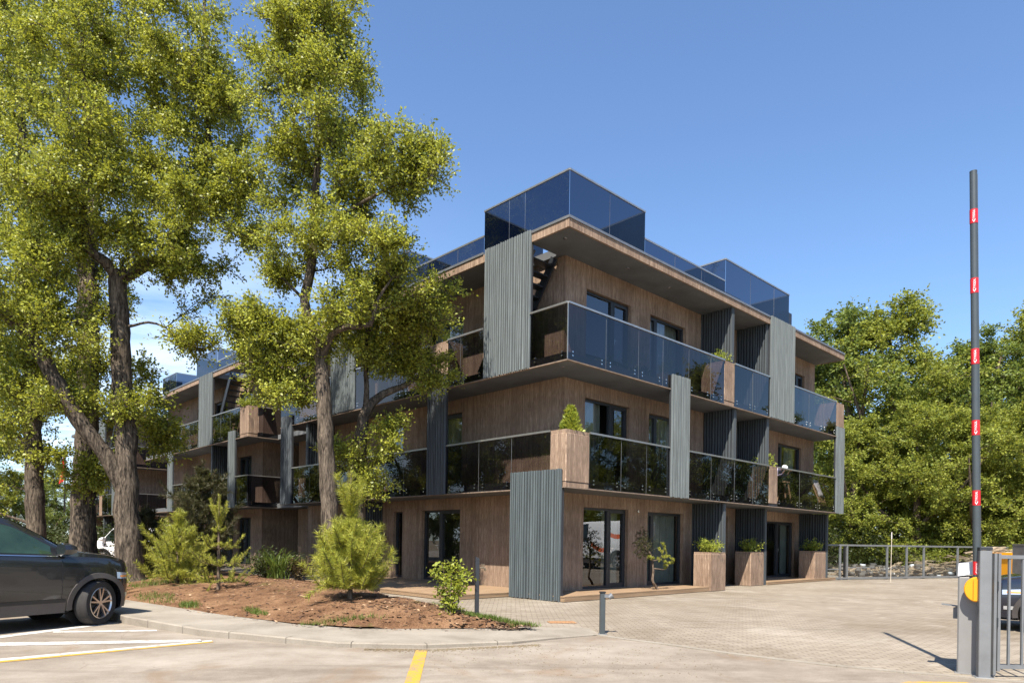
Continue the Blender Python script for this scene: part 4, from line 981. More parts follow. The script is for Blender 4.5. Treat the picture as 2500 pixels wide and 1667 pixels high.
# ------------------------------------------------------------------ conifers
class Needles:
    def __init__(s, seed): s.rg = np.random.default_rng(seed); s.V = []; s.tb = Tubes()
    def shoot(s, p0, p1, ln, dens=240, r=.012, w=.0022, t0=.1, lean=.9, wood=True):
        p0 = np.array(p0, float); p1 = np.array(p1, float); L = np.linalg.norm(p1 - p0); n = int(L * dens); d = (p1 - p0) / max(L, 1e-6)
        t = s.rg.uniform(t0, 1.02, n)[:, None]; b = p0 + (p1 - p0) * t; rv = rand_unit(s.rg, n); rv = nrm(rv - d * (rv @ d)[:, None])
        tip = b + nrm(rv + d * lean + s.rg.normal(0, .15, (n, 3))) * (ln * s.rg.uniform(.7, 1.15, n))[:, None]
        sd = nrm(np.cross(tip - b, s.rg.normal(size=(n, 3)))) * w
        s.V.append(np.stack([b - sd, b + sd, tip], 1).reshape(-1, 3))
        if wood: s.tb.add(np.linspace(p0, p1, 4), np.linspace(r, r * .45, 4), 5)
    def build(s, root, mat, bark):
        V = np.concatenate(s.V); npmesh('needles', V, None, mat, root, tri=np.arange(len(V)).reshape(-1, 3)); s.tb.build('trunk', bark, root)

def pine(name, label, x, y, z, H, spread, seed, whorls, nbr, ln, mat=None, group=None, leader=.25, subs=4, dens=260, lowest=.06, bushy=1.0, w=.0024, candles=True, rise=.55):
    root = thing(name, label, 'pine tree', (x, y, z), 0, group); N_ = Needles(seed); rg = N_.rg; lean = rg.normal(0, .02, 2)
    trunk = np.array([[0, 0, -.05], [lean[0] * H, lean[1] * H, H * .5], [lean[0] * H * 1.5, lean[1] * H * 1.5, H]]); N_.tb.add(spline(trunk, .1), np.linspace(.018 * H + .008, .008, len(spline(trunk, .1))), 8)
    top = trunk[2]; N_.shoot(top * [1, 1, 1 - leader], top, ln, dens * 1.5, .012, w, 0, .7)
    def P(t): return np.array([lean[0] * H * t * 1.5, lean[1] * H * t * 1.5, H * t])
    for k in range(whorls):
        t = lowest + (1 - leader * 1.08 - lowest) * k / max(1, whorls - 1); tt = k / max(1, whorls - 1); Lb = spread * (.92 + .30 * tt - 1.05 * tt * tt); a0 = rg.uniform(0, 6.28)
        for i in range(nbr):
            a = a0 + i * 2 * PI / nbr + rg.normal(0, .25); L = Lb * rg.uniform(.5, 1.1) * (1.3 if rg.random() < .25 and tt > .35 else 1); dirn = np.array([math.cos(a), math.sin(a), rise * rg.uniform(.2, 1.0) * (.25 + 1.2 * tt)]); dirn /= np.linalg.norm(dirn)
            p0 = P(t); pm = p0 + dirn * L * .62; p1 = pm + nrm(dirn * .75 + np.array([0, 0, .75])) * L * rg.uniform(.38, .62)
            N_.shoot(p0, pm, ln, dens * .35 * bushy, .014, w, .35); N_.shoot(pm, p1, ln, dens * 1.3, .009, w, 0, .75)
            for j in range(subs):
                q = p0 + (pm - p0) * rg.uniform(.35, 1); sdv = nrm(dirn * .6 + rg.normal(0, .55, 3) + np.array([0, 0, .55])); N_.shoot(q, q + sdv * L * rg.uniform(.22, .45), ln * rg.uniform(.75, 1.1), dens * 1.2, .007, w, 0, .75)
    if candles:
        for i in range(7):
            a = i * .9 + rg.uniform(0, .5); q = P(1 - leader * rg.uniform(.8, 1.0)); d = nrm(np.array([math.cos(a) * .42, math.sin(a) * .42, 1.0])); N_.shoot(q, q + d * H * leader * rg.uniform(.5, .85), ln, dens * 1.6, .008, w, 0, .7)
    N_.build(root, mat or M_PINE, M_BARKL); return root
def onbed(dx, Y): p = at(dx, 1250, Y); return p.x, p.y, bedz(p.x, p.y) - .02
x, y, z = onbed(806, 12.2)
pine('young_pine', 'largest bushy yellow green young pine with a tall leader at the mulch bed front', x, y, z, 2.22, 1.0, 46, 8, 9, .135, leader=.40, subs=5, dens=330, bushy=1.2, w=.0044, lowest=.08, rise=.8)
x, y, z = onbed(503, 14.6)
pine('young_pine', 'slim sparse young pine with bare stem and a crown of upright candles', x, y, z, 2.0, .85, 42, 4, 6, .06, leader=.36, subs=4, dens=420, lowest=.08, w=.0040, rise=.40)
x, y, z = onbed(408, 16.2)
pine('young_pine', 'wide bushy pine left of the slim sparse pine', x, y, z, 1.75, 1.05, 43, 7, 6, .12, leader=.25, subs=5, dens=270, bushy=1.3, w=.0044)
x, y, z = onbed(452, 18.5)
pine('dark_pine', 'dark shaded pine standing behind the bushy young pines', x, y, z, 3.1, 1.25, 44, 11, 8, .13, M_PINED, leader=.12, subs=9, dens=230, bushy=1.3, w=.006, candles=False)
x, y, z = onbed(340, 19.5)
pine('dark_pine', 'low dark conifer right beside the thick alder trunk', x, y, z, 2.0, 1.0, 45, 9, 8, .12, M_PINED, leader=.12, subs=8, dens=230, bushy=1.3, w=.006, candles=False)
# dwarf pine in front of the ground-floor window
def dwarf():
    p = bw(4.0, .16, .13); root = thing('dwarf_pine', 'crooked dwarf pine with cloud-like tufts growing through the deck before the shop window', 'pine tree', p, BRZ); N_ = Needles(51); rg = N_.rg
    st = spline([(0.05, 0, 0), (-.05, .02, .12), (-.16, .02, .25), (-.12, .03, .5), (-.15, .05, .85), (-.22, .1, 1.05)], .05); N_.tb.add(st, np.linspace(.042, .018, len(st)), 8)
    br = spline([(-.13, .03, .58), (.1, -.02, .56), (.35, -.05, .55), (.5, -.06, .68)], .06); N_.tb.add(br, np.linspace(.02, .009, len(br)), 6)
    br2 = spline([(-.15, .05, .8), (-.02, -.05, .82), (.12, -.1, .98), (.2, -.1, 1.12)], .06); N_.tb.add(br2, np.linspace(.017, .008, len(br2)), 6)
    br3 = spline([(-.15, .05, .8), (-.3, 0, .83), (-.36, -.02, .86)], .06); N_.tb.add(br3, np.linspace(.012, .007, len(br3)), 6)
    for c in [(.5, -.06, .7), (.38, -.05, .58), (.6, -.1, .82), (.66, -.04, .72), (.3, -.08, .66), (.2, -.1, 1.15), (.06, -.1, 1.02), (.12, -.12, .9), (.28, -.1, .92), (.34, -.06, 1.08), (-.38, -.02, .88), (.0, -.06, .84), (-.2, .0, .84), (.42, -.08, .9), (.2, -.12, .75), (-.02, -.1, 1.1), (.1, -.1, 1.25)]:
        for q in range(5):
            d = nrm(rg.normal(size=3) + np.array([0, -.2, .7])); N_.shoot(c, np.array(c) + d * .07, .045, 900, .005, .003, 0, .5)
    V = np.concatenate(N_.V); npmesh('needles', V, None, M_PINE, root, tri=np.arange(len(V)).reshape(-1, 3)); N_.tb.build('trunk', M_BARKL, root)
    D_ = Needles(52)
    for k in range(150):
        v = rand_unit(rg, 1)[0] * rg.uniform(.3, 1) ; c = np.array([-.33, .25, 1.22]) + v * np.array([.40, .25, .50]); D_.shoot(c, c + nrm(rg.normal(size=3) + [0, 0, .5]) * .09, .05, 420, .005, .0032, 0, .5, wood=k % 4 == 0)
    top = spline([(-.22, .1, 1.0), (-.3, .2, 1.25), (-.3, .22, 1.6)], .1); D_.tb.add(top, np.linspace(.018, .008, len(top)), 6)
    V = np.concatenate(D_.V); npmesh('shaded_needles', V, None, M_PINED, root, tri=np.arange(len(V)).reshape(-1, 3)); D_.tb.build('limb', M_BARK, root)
dwarf()

# ------------------------------------------------------------------ shrubs, grasses
def shrub(name, label, cat, loc, R, n, leaf, mat, seed, stems=7, group=None, rz=0, flat=1.0, elong=1.0, aspect=.6):
    root = thing(name, label, cat, loc, rz, group); rg = np.random.default_rng(seed); T = Tubes(); P = []; Dd = []
    for k in range(stems):
        v = rand_unit(rg, 1)[0]; v[2] = abs(v[2]) * flat + .45; v = v / np.linalg.norm(v); e = v * R * rg.uniform(.75, 1.1) * np.array([elong, 1, 1]); C = np.linspace([0, 0, 0], e, 6) + rg.normal(0, R * .03, (6, 3)); C[0] = rg.normal(0, R * .08, 3) * [1, 1, 0]
        T.add(C, np.linspace(R * .02 + .003, .003, 6), 4); m = n // stems; t = rg.uniform(.3, 1.05, m); k_ = np.minimum((t * 5).astype(int), 4); b = C[k_] + (C[k_ + 1] - C[k_]) * (t * 5 - k_)[:, None]
        P.append(b + rg.normal(0, R * .11, (m, 3))); Dd.append(np.broadcast_to(v, (m, 3)) + rg.normal(0, .6, (m, 3)))
    P = np.concatenate(P); P[:, 2] = np.maximum(P[:, 2], .0)
    T.build('stems', M_BARK, root); leaves_mesh('foliage', P, np.concatenate(Dd), leaf, mat, root, rg, .6, aspect); return root
def blades(name, label, loc, H, n, spread, mat, seed, w=.012, rz=0, elong=1.0):
    root = thing(name, label, 'grass', loc, rz); rg = np.random.default_rng(seed); V = []; Q = []
    for k in range(n):
        a = rg.uniform(0, 6.28); o = rg.uniform(.35, 1.15); h = H * rg.uniform(.55, 1.05); b = np.array([rg.normal(0, spread * .12) * elong, rg.normal(0, spread * .12), 0]); d = np.array([math.cos(a), math.sin(a), 0]); s = np.array([-d[1], d[0], 0]); i0 = len(V)
        for j in range(6):
            t = j / 5; p = b + d * spread * o * t ** 1.5 + np.array([0, 0, h * (1.9 * t - 1.25 * t * t * (.5 + .5 * o))]); ww = w * (1 - t * .9); V += [p - s * ww, p + s * ww]
            if j: Q.append((i0 + 2 * j - 2, i0 + 2 * j - 1, i0 + 2 * j + 1, i0 + 2 * j))
    npmesh('blades', np.array(V), np.array(Q), mat, root); return root
x, y, z = onbed(1035, 11.2)
root = thing('leafy_shrub', 'small upright shrub with glossy light green leaves beside the black water tap post', 'shrub', (x, y, z)); rg = np.random.default_rng(61); T = Tubes(); P = []; Dd = []
for k, (ex, ez, lo) in enumerate([(-.28, .72, .45), (-.16, .82, .5), (-.02, .70, .2), (.05, .88, .5), (.16, .80, .5), (.28, .74, .5), (.34, .62, .55), (.1, .5, .2), (-.12, .45, .1), (-.22, .38, .2), (.0, .3, .1), (.2, .42, .4)]):
    C = spline([(rg.normal(0, .05), rg.normal(0, .05), 0), (ex * .35, rg.normal(0, .08), ez * .5), (ex, rg.normal(0, .12), ez)], .06); T.add(C, np.linspace(.008, .003, len(C)), 5)
    m_ = 85; t = rg.uniform(lo, 1.0, m_); k_ = np.minimum((t * (len(C) - 1)).astype(int), len(C) - 2); P.append(C[k_] + rg.normal(0, .045, (m_, 3))); Dd.append(rg.normal(0, 1, (m_, 3)) + [0, 0, .3])
T.build('stems', M_BARKL, root); leaves_mesh('foliage', np.concatenate(P), np.concatenate(Dd), .075, M_SHRUB, root, rg, 1.2, .55)
x, y, z = onbed(640, 18.0)
blades('ornamental_grass', 'arching ornamental grass clump in front of the shaded ground floor', (x, y, z), .95, 90, 1.0, M_GRASS, 62, .017)
x, y, z = onbed(612, 18.6)
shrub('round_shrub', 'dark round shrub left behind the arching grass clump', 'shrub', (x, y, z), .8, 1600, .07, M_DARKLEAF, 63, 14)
x, y, z = onbed(690, 18.2)
shrub('brown_shrub', 'brownish low shrub right of the arching grass clump', 'shrub', (x, y, z), .65, 1100, .06, mat_leaf('brown_green_leaf', (.05, .035, .015), (.14, .10, .04)), 64, 12)
x, y, z = onbed(262, 15.3)
shrub('green_shrub', 'green shrub between the dark car and the forked alder trunk', 'shrub', (x, y, z), .75, 1400, .06, M_FOREST, 65, 12)
x, y, z = onbed(395, 20.5)
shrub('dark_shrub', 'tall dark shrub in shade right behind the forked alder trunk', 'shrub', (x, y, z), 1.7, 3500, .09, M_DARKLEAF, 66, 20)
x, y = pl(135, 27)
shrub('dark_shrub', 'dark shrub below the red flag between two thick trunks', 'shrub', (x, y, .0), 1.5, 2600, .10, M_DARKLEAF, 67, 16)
# plants in the balcony planters and the tubs
SLAB_LABELS = ['bushy shrub in the second floor balcony planter beside the ribbed partition', 'trailing plant in the second floor end planter by the wood', 'cone shaped light green conifer in the corner planter above the ribbed panel', 'leafy shrub in the first floor planter beside the person', 'reedy grass in the second floor planter behind the alder crown', 'shrub in the first floor planter of the left front behind the tree trunks',
    'bright shrub in the corner planter of the second block', 'shrub in the second floor end planter of the second block', 'shrub in the first floor planter of the second block', 'shrub in the corner planter of the farthest block', 'shrub in the second floor end planter of the farthest block', 'shrub in the first floor planter of the farthest block']
for i, (B, (x0, x1, y0, y1, zt), kind) in enumerate(SHRUB_SPOTS):
    p = bw(B.o[0] + (x0 + x1) / 2, B.o[1] + (y0 + y1) / 2, zt - .07); lab = SLAB_LABELS[i]
    if kind == 'cone':
        p = bw(.42, .24, zt - .07); root = thing('cone_conifer', lab, 'conifer', p, BRZ); rg = np.random.default_rng(70); n = 1500; t = rg.uniform(0, 1, n) ** 1.4; a = rg.uniform(0, 6.28, n); rr = .27 * (1 - t) ** .75 * rg.uniform(.4, 1.0, n) * (1 + .28 * np.sin(a * 3 + t * 9) * np.sin(t * 14 + a))
        P = np.stack([rr * np.cos(a), rr * np.sin(a), .03 + t * .62], 1); leaves_mesh('foliage', P, np.stack([np.cos(a), np.sin(a), np.full(n, 1.1)], 1), .11, M_SHRUB, root, rg, .4, .4); T = Tubes(); T.add(np.array([[0, 0, 0], [0, 0, .3], [0, 0, .68]]), [.02, .012, .004], 6); T.build('stems', M_BARK, root)
    elif kind == 'grass': blades('reed_grass', lab, p, .5, 90, .3, M_GRASS, 71 + i, .010, BRZ, 1.0)
    else: shrub('planter_shrub', lab, 'shrub', p, .50 if kind == 'round' else .32, 1000, .065, M_SHRUB, 72 + i, 14, 'shrubs in the balcony planters', BRZ, 1.0 if kind == 'round' else .5)
for i, (p, lab) in enumerate(zip(TUBS, ['round light green shrub in the sunlit tall planter', 'feathery shrub in the shaded planter between the screens', 'feathery shrub in the last planter by the glass fence'])):
    shrub('planter_shrub', lab, 'shrub', p, .48, 1200, .06, M_SHRUB, 90 + i, 22, 'shrubs in the ground planters', BRZ, .7)
# ------------------------------------------------------------------ vehicles
def mat_carpaint(name, c): return mat_simple(name, c, 0.22, 0.35, 0.04, 2, 0.6, 1.0)
M_CARGREY = mat_carpaint('dark_grey_car_paint', (0.020, 0.021, 0.023)); M_CARNAVY = mat_carpaint('dark_navy_car_paint', (0.012, 0.015, 0.028))
M_VANWHITE = mat_simple('white_van_paint', (0.75, 0.75, 0.74), 0.3, 0, 0.04, 2, 0.5, 0.4)
M_CLAD = mat_simple('worn_grey_wheel_cladding', (0.075, 0.066, 0.062), 0.5, 0.2, 0.1); M_TYRE = mat_simple('tyre_rubber', (0.022, 0.02, 0.019), 0.85, 0, 0.2, 10)
M_RIM = mat_simple('machined_rim', (0.62, 0.57, 0.53), 0.3, 0.9, 0.06); M_RIMD = mat_simple('dark_rim', (0.03, 0.03, 0.03), 0.4, 0.5)
M_BLACK = mat_simple('black_plastic', (0.012, 0.012, 0.013), 0.5); M_CARGLASS = mat_simple('car_window_glass', (0.012, 0.018, 0.016), 0.05, 0, 0.1, 3, 0.7)
M_LAMP = mat_simple('headlamp_glass', (0.62, 0.64, 0.66), 0.12, 0.6, 0.1, 30); M_AMBER = mat_simple('amber_lens', (0.75, 0.30, 0.08), 0.2); M_CHROME = M_STEEL
def smooth_interp(x, xs, ys):
    o = np.argsort(xs); xs = np.asarray(xs, float)[o]; ys = np.asarray(ys, float)[o]
    k = np.linspace(-.07, .07, 7); return np.mean([np.interp(np.asarray(x, float) + d, xs, ys) for d in k], 0)
SUV = dict(x=[.66, .64, .59, .46, .18, -.1, -.3, -.42, -1.15, -1.4, -2.1, -2.8, -3.25, -3.5, -3.58, -3.62],
           top=[.75, .87, .96, 1.06, 1.14, 1.175, 1.195, 1.225, 1.665, 1.725, 1.75, 1.72, 1.60, 1.24, .97, .80],
           w=[.42, .57, .73, .86, .915, .92, .92, .92, .92, .92, .92, .915, .90, .87, .80, .66],
           sh=[.66, .79, .89, .99, 1.06, 1.08, 1.09, 1.095, 1.12, 1.13, 1.15, 1.17, 1.17, 1.08, .90, .72],
           yr=[.38, .53, .68, .81, .86, .86, .85, .82, .66, .645, .64, .635, .63, .66, .68, .6],
           zb=[.36, .30, .25, .22, .22, .22, .22, .22, .22, .22, .22, .22, .24, .30, .36, .40], wb=2.68, r=.355, win=(-.62, -3.15), name='car', steer=22)
VAN = dict(x=[.92, .86, .74, .45, .2, .0, -.35, -.6, -1.0, -2.0, -3.0, -3.95, -4.03, -4.06],
           top=[.75, .90, 1.02, 1.14, 1.22, 1.32, 1.72, 1.90, 1.96, 1.98, 1.98, 1.96, 1.88, 1.78],
           w=[.70, .82, .90, .94, .95, .95, .95, .95, .95, .95, .95, .95, .93, .90], sh=[.66, .80, .92, 1.03, 1.08, 1.10, 1.12, 1.12, 1.12, 1.12, 1.12, 1.12, 1.12, 1.1],
           yr=[.66, .78, .84, .87, .88, .87, .83, .82, .82, .83, .83, .83, .82, .8], zb=[.30, .26, .24, .24, .24, .24, .24, .24, .24, .24, .24, .26, .28, .3], wb=3.1, r=.34, win=(-.12, -1.25), name='van', steer=0)
def make_vehicle(spec, name, label, cat, loc, rz, paint, glass=None, stripes=False, lights=True):
    root = thing(name, label, cat, loc, rz); glass = glass or M_CARGLASS
    G = lambda k, x: smooth_interp(x, spec['x'], spec[k])
    def section(x):
        W = G('w', x); t = G('top', x); s = np.minimum(G('sh', x), t - .05); yr = np.minimum(G('yr', x), W - .03); zb = G('zb', x)
        hi = np.clip((t - s - .05) / .4, 0, 1)
        P = [(0, zb), (W * .8, zb), (W * .93, zb + .05), (W * .955, zb + .16), (W * .982, .5 + 0 * zb), (W * 1.004, .68), (W * .972, s - .17), (W * .982, s - .05), (W * .955 - .0, s), (yr + (W * .955 - yr) * .5 * hi, s + (t - .08 - s) * .5 * hi + .005), (yr, t - .07 * hi - .03), (yr - .07, t - .018), (yr * .5, t), (0, t + .006)]
        z0 = float(zb); out = []; lastz = -1
        return np.array([(float(a), float(b)) for a, b in P])
    x0, x1 = spec['x'][0], spec['x'][-1]; xs = np.concatenate([np.linspace(x0, x0 - .3, 9), np.linspace(x0 - .36, x1 + .36, 64), np.linspace(x1 + .3, x1, 8)])
    secs = [section(x) for x in xs]; m = MB(); K = len(secs[0])
    vs = []; 
    for x, s in zip(xs, secs): vs += [(x, y, z) for y, z in s] + [(x, -y, z) for y, z in s[::-1][1:-1]]
    R_ = 2 * K - 2; fs = [(i * R_ + j, i * R_ + (j + 1) % R_, (i + 1) * R_ + (j + 1) % R_, (i + 1) * R_ + j) for i in range(len(xs) - 1) for j in range(R_)]
    fs += [tuple(range(R_)), tuple(range((len(xs) - 1) * R_ + R_ - 1, (len(xs) - 1) * R_ - 1, -1))]
    m.add(vs, fs); body = m.build('body', paint, root, True)
    # wheel arches cut out of the body
    c = MB()
    for ax in (0, -spec['wb']):
        for sd in (1, -1): c.tube([(ax, sd * .62, spec['r']), (ax, sd * 1.3, spec['r'])], spec['r'] + .055, 36)
    co = c.build('cutter', M_BLACK, root); md = body.modifiers.new('b', 'BOOLEAN'); md.operation = 'DIFFERENCE'; md.object = co; md.solver = 'EXACT'
    dg = bpy.context.evaluated_depsgraph_get(); dg.update(); me = bpy.data.meshes.new_from_object(body.evaluated_get(dg)); body.modifiers.clear(); body.data = me; bpy.data.objects.remove(co)
    try: me.set_sharp_from_angle(angle=math.radians(35))
    except Exception: pass
    def side(x, z):
        s = section(x); k = 2
        zz, yy = s[2:12, 1], s[2:12, 0]; o = np.argsort(zz); return float(np.interp(z, zz[o], yy[o]))
    def panel(nm, mat, xa, xb, lo, hi, sd, off=.006, n=14, par=None, rows=5):
        mm = MB(); V = []
        for i in range(n + 1):
            x = xa + (xb - xa) * i / n; a, b = lo(x), hi(x)
            for j in range(rows + 1): z = a + (b - a) * j / rows; V.append((x, sd * (side(x, z) + off), z))
        mm.add(V, [(i * (rows + 1) + j, (i + 1) * (rows + 1) + j, (i + 1) * (rows + 1) + j + 1, i * (rows + 1) + j + 1) for i in range(n) for j in range(rows)]); return mm.build(nm, mat, par or root, True)
    top = lambda x: float(G('top', x)); shl = lambda x: float(min(G('sh', x), G('top', x) - .05))
    wa, wbk = spec['win']; van = spec['name'] == 'van'
    for sd in (1, -1):
        # dark surround then panes
        panel('window_surround', M_BLACK, wa + .02, wbk, lambda x: shl(x) + .012, lambda x: max(shl(x) + .02, top(x) - .105), sd, .004, 24)
        cuts = [(wa - .06, -1.50), (-1.58, -2.46), (-2.54, wbk + .10)] if not van else [(wa - .05, wbk + .05)]
        for a, b in cuts: panel('side_window', glass, a, b, lambda x: shl(x) + .035, lambda x: max(shl(x) + .045, top(x) - .125), sd, .009, 14)
        panel('belt_trim', M_CHROME, wa + .02, wbk, lambda x: shl(x) - .002, lambda x: shl(x) + .012, sd, .008, 20, rows=1)
        for xa in ([-.56, -1.54, -2.45] if not van else [-.2, -1.3]): panel('door_seam', M_BLACK, xa, xa - .008, lambda x: .33, lambda x: shl(x), sd, .002, 1, rows=12)
        panel('sill_trim', M_BLACK, -.50, -spec['wb'] + .5, lambda x: .40, lambda x: .455, sd, .008, 12, rows=1)
        panel('sill_cladding', M_CLAD, -.50, -spec['wb'] + .5, lambda x: .24, lambda x: .40, sd, .006, 12, rows=3)
        for hx in ([-1.36, -2.3] if not van else [-1.15]):
            h = MB(); y = sd * (side(hx, .86) + .028); h.bar((hx - .09, y, .865), (hx + .09, y, .865), .022, .026); h.build('door_handle', paint, root)
        # mirror
        h = MB(); mx = wa + .03; yb = side(mx, shl(mx)); prof = [(.10, .02), (.115, .055), (.10, .09)]
        ring = lambda x, s: [(x, sd * (yb + .06 + .135 * s * math.cos(t * PI / 4) + .08), shl(mx) + .11 + .098 * s * math.sin(t * PI / 4)) for t in range(8)]
        V = ring(mx - .06, 1) + ring(mx + .04, 1.02) + ring(mx + .14, .66); h.add(V, [tuple(range(8)), tuple(range(23, 15, -1))] + [(k * 8 + i, k * 8 + (i + 1) % 8, (k + 1) * 8 + (i + 1) % 8, (k + 1) * 8 + i) for k in range(2) for i in range(8)])
        h.bar((mx, sd * (yb - .02), shl(mx) + .02), (mx, sd * (yb + .09), shl(mx) + .06), .05, .03); h.build('wing_mirror', [paint], root, True)
        for ax, fr in ((0, True), (-spec['wb'], False)):
            # arch lip
            a = MB(); V = []; r0 = spec['r'] + .045; r1 = spec['r'] + .125; n = 20
            for i in range(n + 1):
                t = PI * (-.06 + 1.12 * i / n)
                for rr, ex in ((r0, .012), (r1, .016), (r1 + .006, -.02)):
                    X, Z = ax + rr * math.cos(t), spec['r'] + rr * math.sin(t); V.append((X, sd * (side(X, max(.3, min(Z, .9))) + ex), Z))
            a.add(V, [(i * 3 + j, (i + 1) * 3 + j, (i + 1) * 3 + j + 1, i * 3 + j + 1) for i in range(n) for j in range(2)]); a.build('wheel_arch', M_CLAD if not van else M_BLACK, root, True)
            w = bpy.data.objects.new('wheel', None); COL.objects.link(w); w.parent = root; w.location = (ax, sd * .80, spec['r']); w.rotation_euler = (0, 0, math.radians(spec['steer'] if fr else 0))
            ty = MB(); R0 = spec['r']; prof = [(R0 * .69, .105), (R0 * .80, .118), (R0 * .94, .112), (R0 * .992, .09), (R0, .05), (R0, -.05), (R0 * .992, -.09), (R0 * .94, -.112), (R0 * .69, -.105)]; n = 48; V = []
            for rr, yy in prof:
                for k in range(n): t = 2 * PI * k / n; V.append((rr * math.cos(t), yy, rr * math.sin(t)))
            ty.add(V, [(i * n + k, i * n + (k + 1) % n, (i + 1) * n + (k + 1) % n, (i + 1) * n + k) for i in range(len(prof) - 1) for k in range(n)]); ty.build('tyre', M_TYRE, w, True)
            rm = MB(); V = []
            for rr, yy in [(R0 * .70, .108), (R0 * .67, .112), (R0 * .64, .09), (R0 * .63, -.02)]:
                for k in range(n): t = 2 * PI * k / n; V.append((rr * math.cos(t), sd * yy, rr * math.sin(t)))
            rm.add(V, [(i * n + k, i * n + (k + 1) % n, (i + 1) * n + (k + 1) % n, (i + 1) * n + k) for i in range(3) for k in range(n)], 0)
            rm.tube([(0, sd * .0, 0), (0, sd * .01, 0)], R0 * .66, 36, 1); rm.tube([(0, sd * .04, 0), (0, sd * .098, 0)], .038, 16, 0)
            for q in range(5):
                for dq in (-.20, .20):
                    t = 2 * PI * q / 5 + dq + .3; t0 = 2 * PI * q / 5 + dq * .25 + .3
                    rm.bar((.035 * math.cos(t0), sd * .085, .035 * math.sin(t0)), (R0 * .65 * math.cos(t), sd * .098, R0 * .65 * math.sin(t)), .026, .03, 0, (0, 1, 0))
                t = 2 * PI * (q + .5) / 5 + .3; rm.bar((.06 * math.cos(t), sd * .045, .06 * math.sin(t)), (R0 * .64 * math.cos(t), sd * .06, R0 * .64 * math.sin(t)), .05, .02, 1, (0, 1, 0))
            rm.build('rim', [M_RIM, M_RIMD], w)
            li = MB(); li.tube([(ax, sd * .62, R0), (ax, sd * .60, R0)], R0 + .05, 32); li.build('wheel_well', M_BLACK, root)
        if lights:
            panel('headlight', M_LAMP, .62, .30, lambda x: .72 + .05 * (.62 - x), lambda x: .81 + .10 * (.62 - x), sd, .006, 8); panel('indicator', M_AMBER, .56, .36, lambda x: .755, lambda x: .785, sd, .010, 6, rows=1)
            panel('tail_light', M_AMBER, x1 + .05, x1 + .25, lambda x: .9, lambda x: 1.0, sd, .006, 5)
            panel('lower_lamp', M_LAMP, .60, .46, lambda x: .43, lambda x: .50, sd, .008, 5)
        if not van:
            rr = MB(); rr.tube([(-1.35, sd * .60, 1.70), (-1.6, sd * .60, 1.765), (-2.3, sd * .60, 1.78), (-2.95, sd * .60, 1.735)], .014, 6); rr.build('roof_rail', M_BLACK, root, True)
    # windscreen and rear glass on the top surface
    def topglass(nm, xa, xb, f):
        mm = MB(); V = []
        for i in range(9):
            x = xa + (xb - xa) * i / 8; s = section(x); yy, z2 = s[10:, 0], s[10:, 1]
            for q in np.linspace(-1, 1, 9): y = q * f * float(s[11, 0]); V.append((x, y, float(np.interp(abs(y), yy[::-1], z2[::-1])) + .012))
        mm.add(V, [(i * 9 + j, (i + 1) * 9 + j, (i + 1) * 9 + j + 1, i * 9 + j + 1) for i in range(8) for j in range(8)]); mm.build(nm, glass, root, True)
    topglass('windscreen', (-.46 if not van else .06), (-1.10 if not van else -.52), .99); topglass('rear_window', x1 + (.40 if not van else .06), x1 + .12 if not van else x1 + .02, .9)
    g = MB(); g.box(x0 - .03, x0 + .012, -.42, .42, .50, .64); g.box(x0 - .03, x0 + .008, -.5, .5, .34, .44); g.build('grille', M_BLACK, root)
    if stripes:
        for sd in (1, -1):
            panel('orange_stripe', M_ORANGE, -1.5, -2.6, lambda x: .95 + .25 * math.sin((x + 1.5) * 2.2), lambda x: 1.12 + .25 * math.sin((x + 1.5) * 2.2), sd, .005, 20); panel('orange_stripe', M_ORANGE, -2.3, -3.6, lambda x: 1.45 + .2 * math.sin((x + 2.3) * 2), lambda x: 1.62 + .2 * math.sin((x + 2.3) * 2), sd, .005, 20)
    return root
M_ORANGE = mat_simple('orange_vinyl', (0.72, 0.14, 0.04), 0.4)
RZR = math.atan2(RV.y, RV.x)
fwd = RV; left = LV
CRZ = math.radians(61); axle = Vector((-7.37, 11.49, -.02))
make_vehicle(SUV, 'parked_car', 'dark grey car parked nose in at the kerb, its front half showing at the left', 'car', axle, CRZ, M_CARGREY, mat_simple('greenery_toned_car_glass', (0.022, 0.045, 0.028), 0.05, 0, 0.35, 3, 0.8))  # opaque panes; the greenery reflecting in them is put into the green colour
make_vehicle(dict(SUV, steer=0, x=[.90, .88, .83, .66] + SUV['x'][4:]), 'parked_car', 'dark navy car behind the steel gate, its headlight and bumper facing left', 'car', Vector((9.43, 12.21, -.012)), math.radians(144), M_CARNAVY).scale = (1, 1, .88)
make_vehicle(VAN, 'parked_van', 'small white van parked far off between the thick trunk and the forked alder', 'van', Vector((-19.2, 33.5, 0)), math.radians(176), M_VANWHITE)
make_vehicle(VAN, 'parked_van', 'white van with curving orange stripes, seen mirrored in the corner shop door', 'van', Vector((21.6, 19.8, 0)), math.radians(-45), M_VANWHITE, None, True).scale = (1.1, 1.1, 1.28)

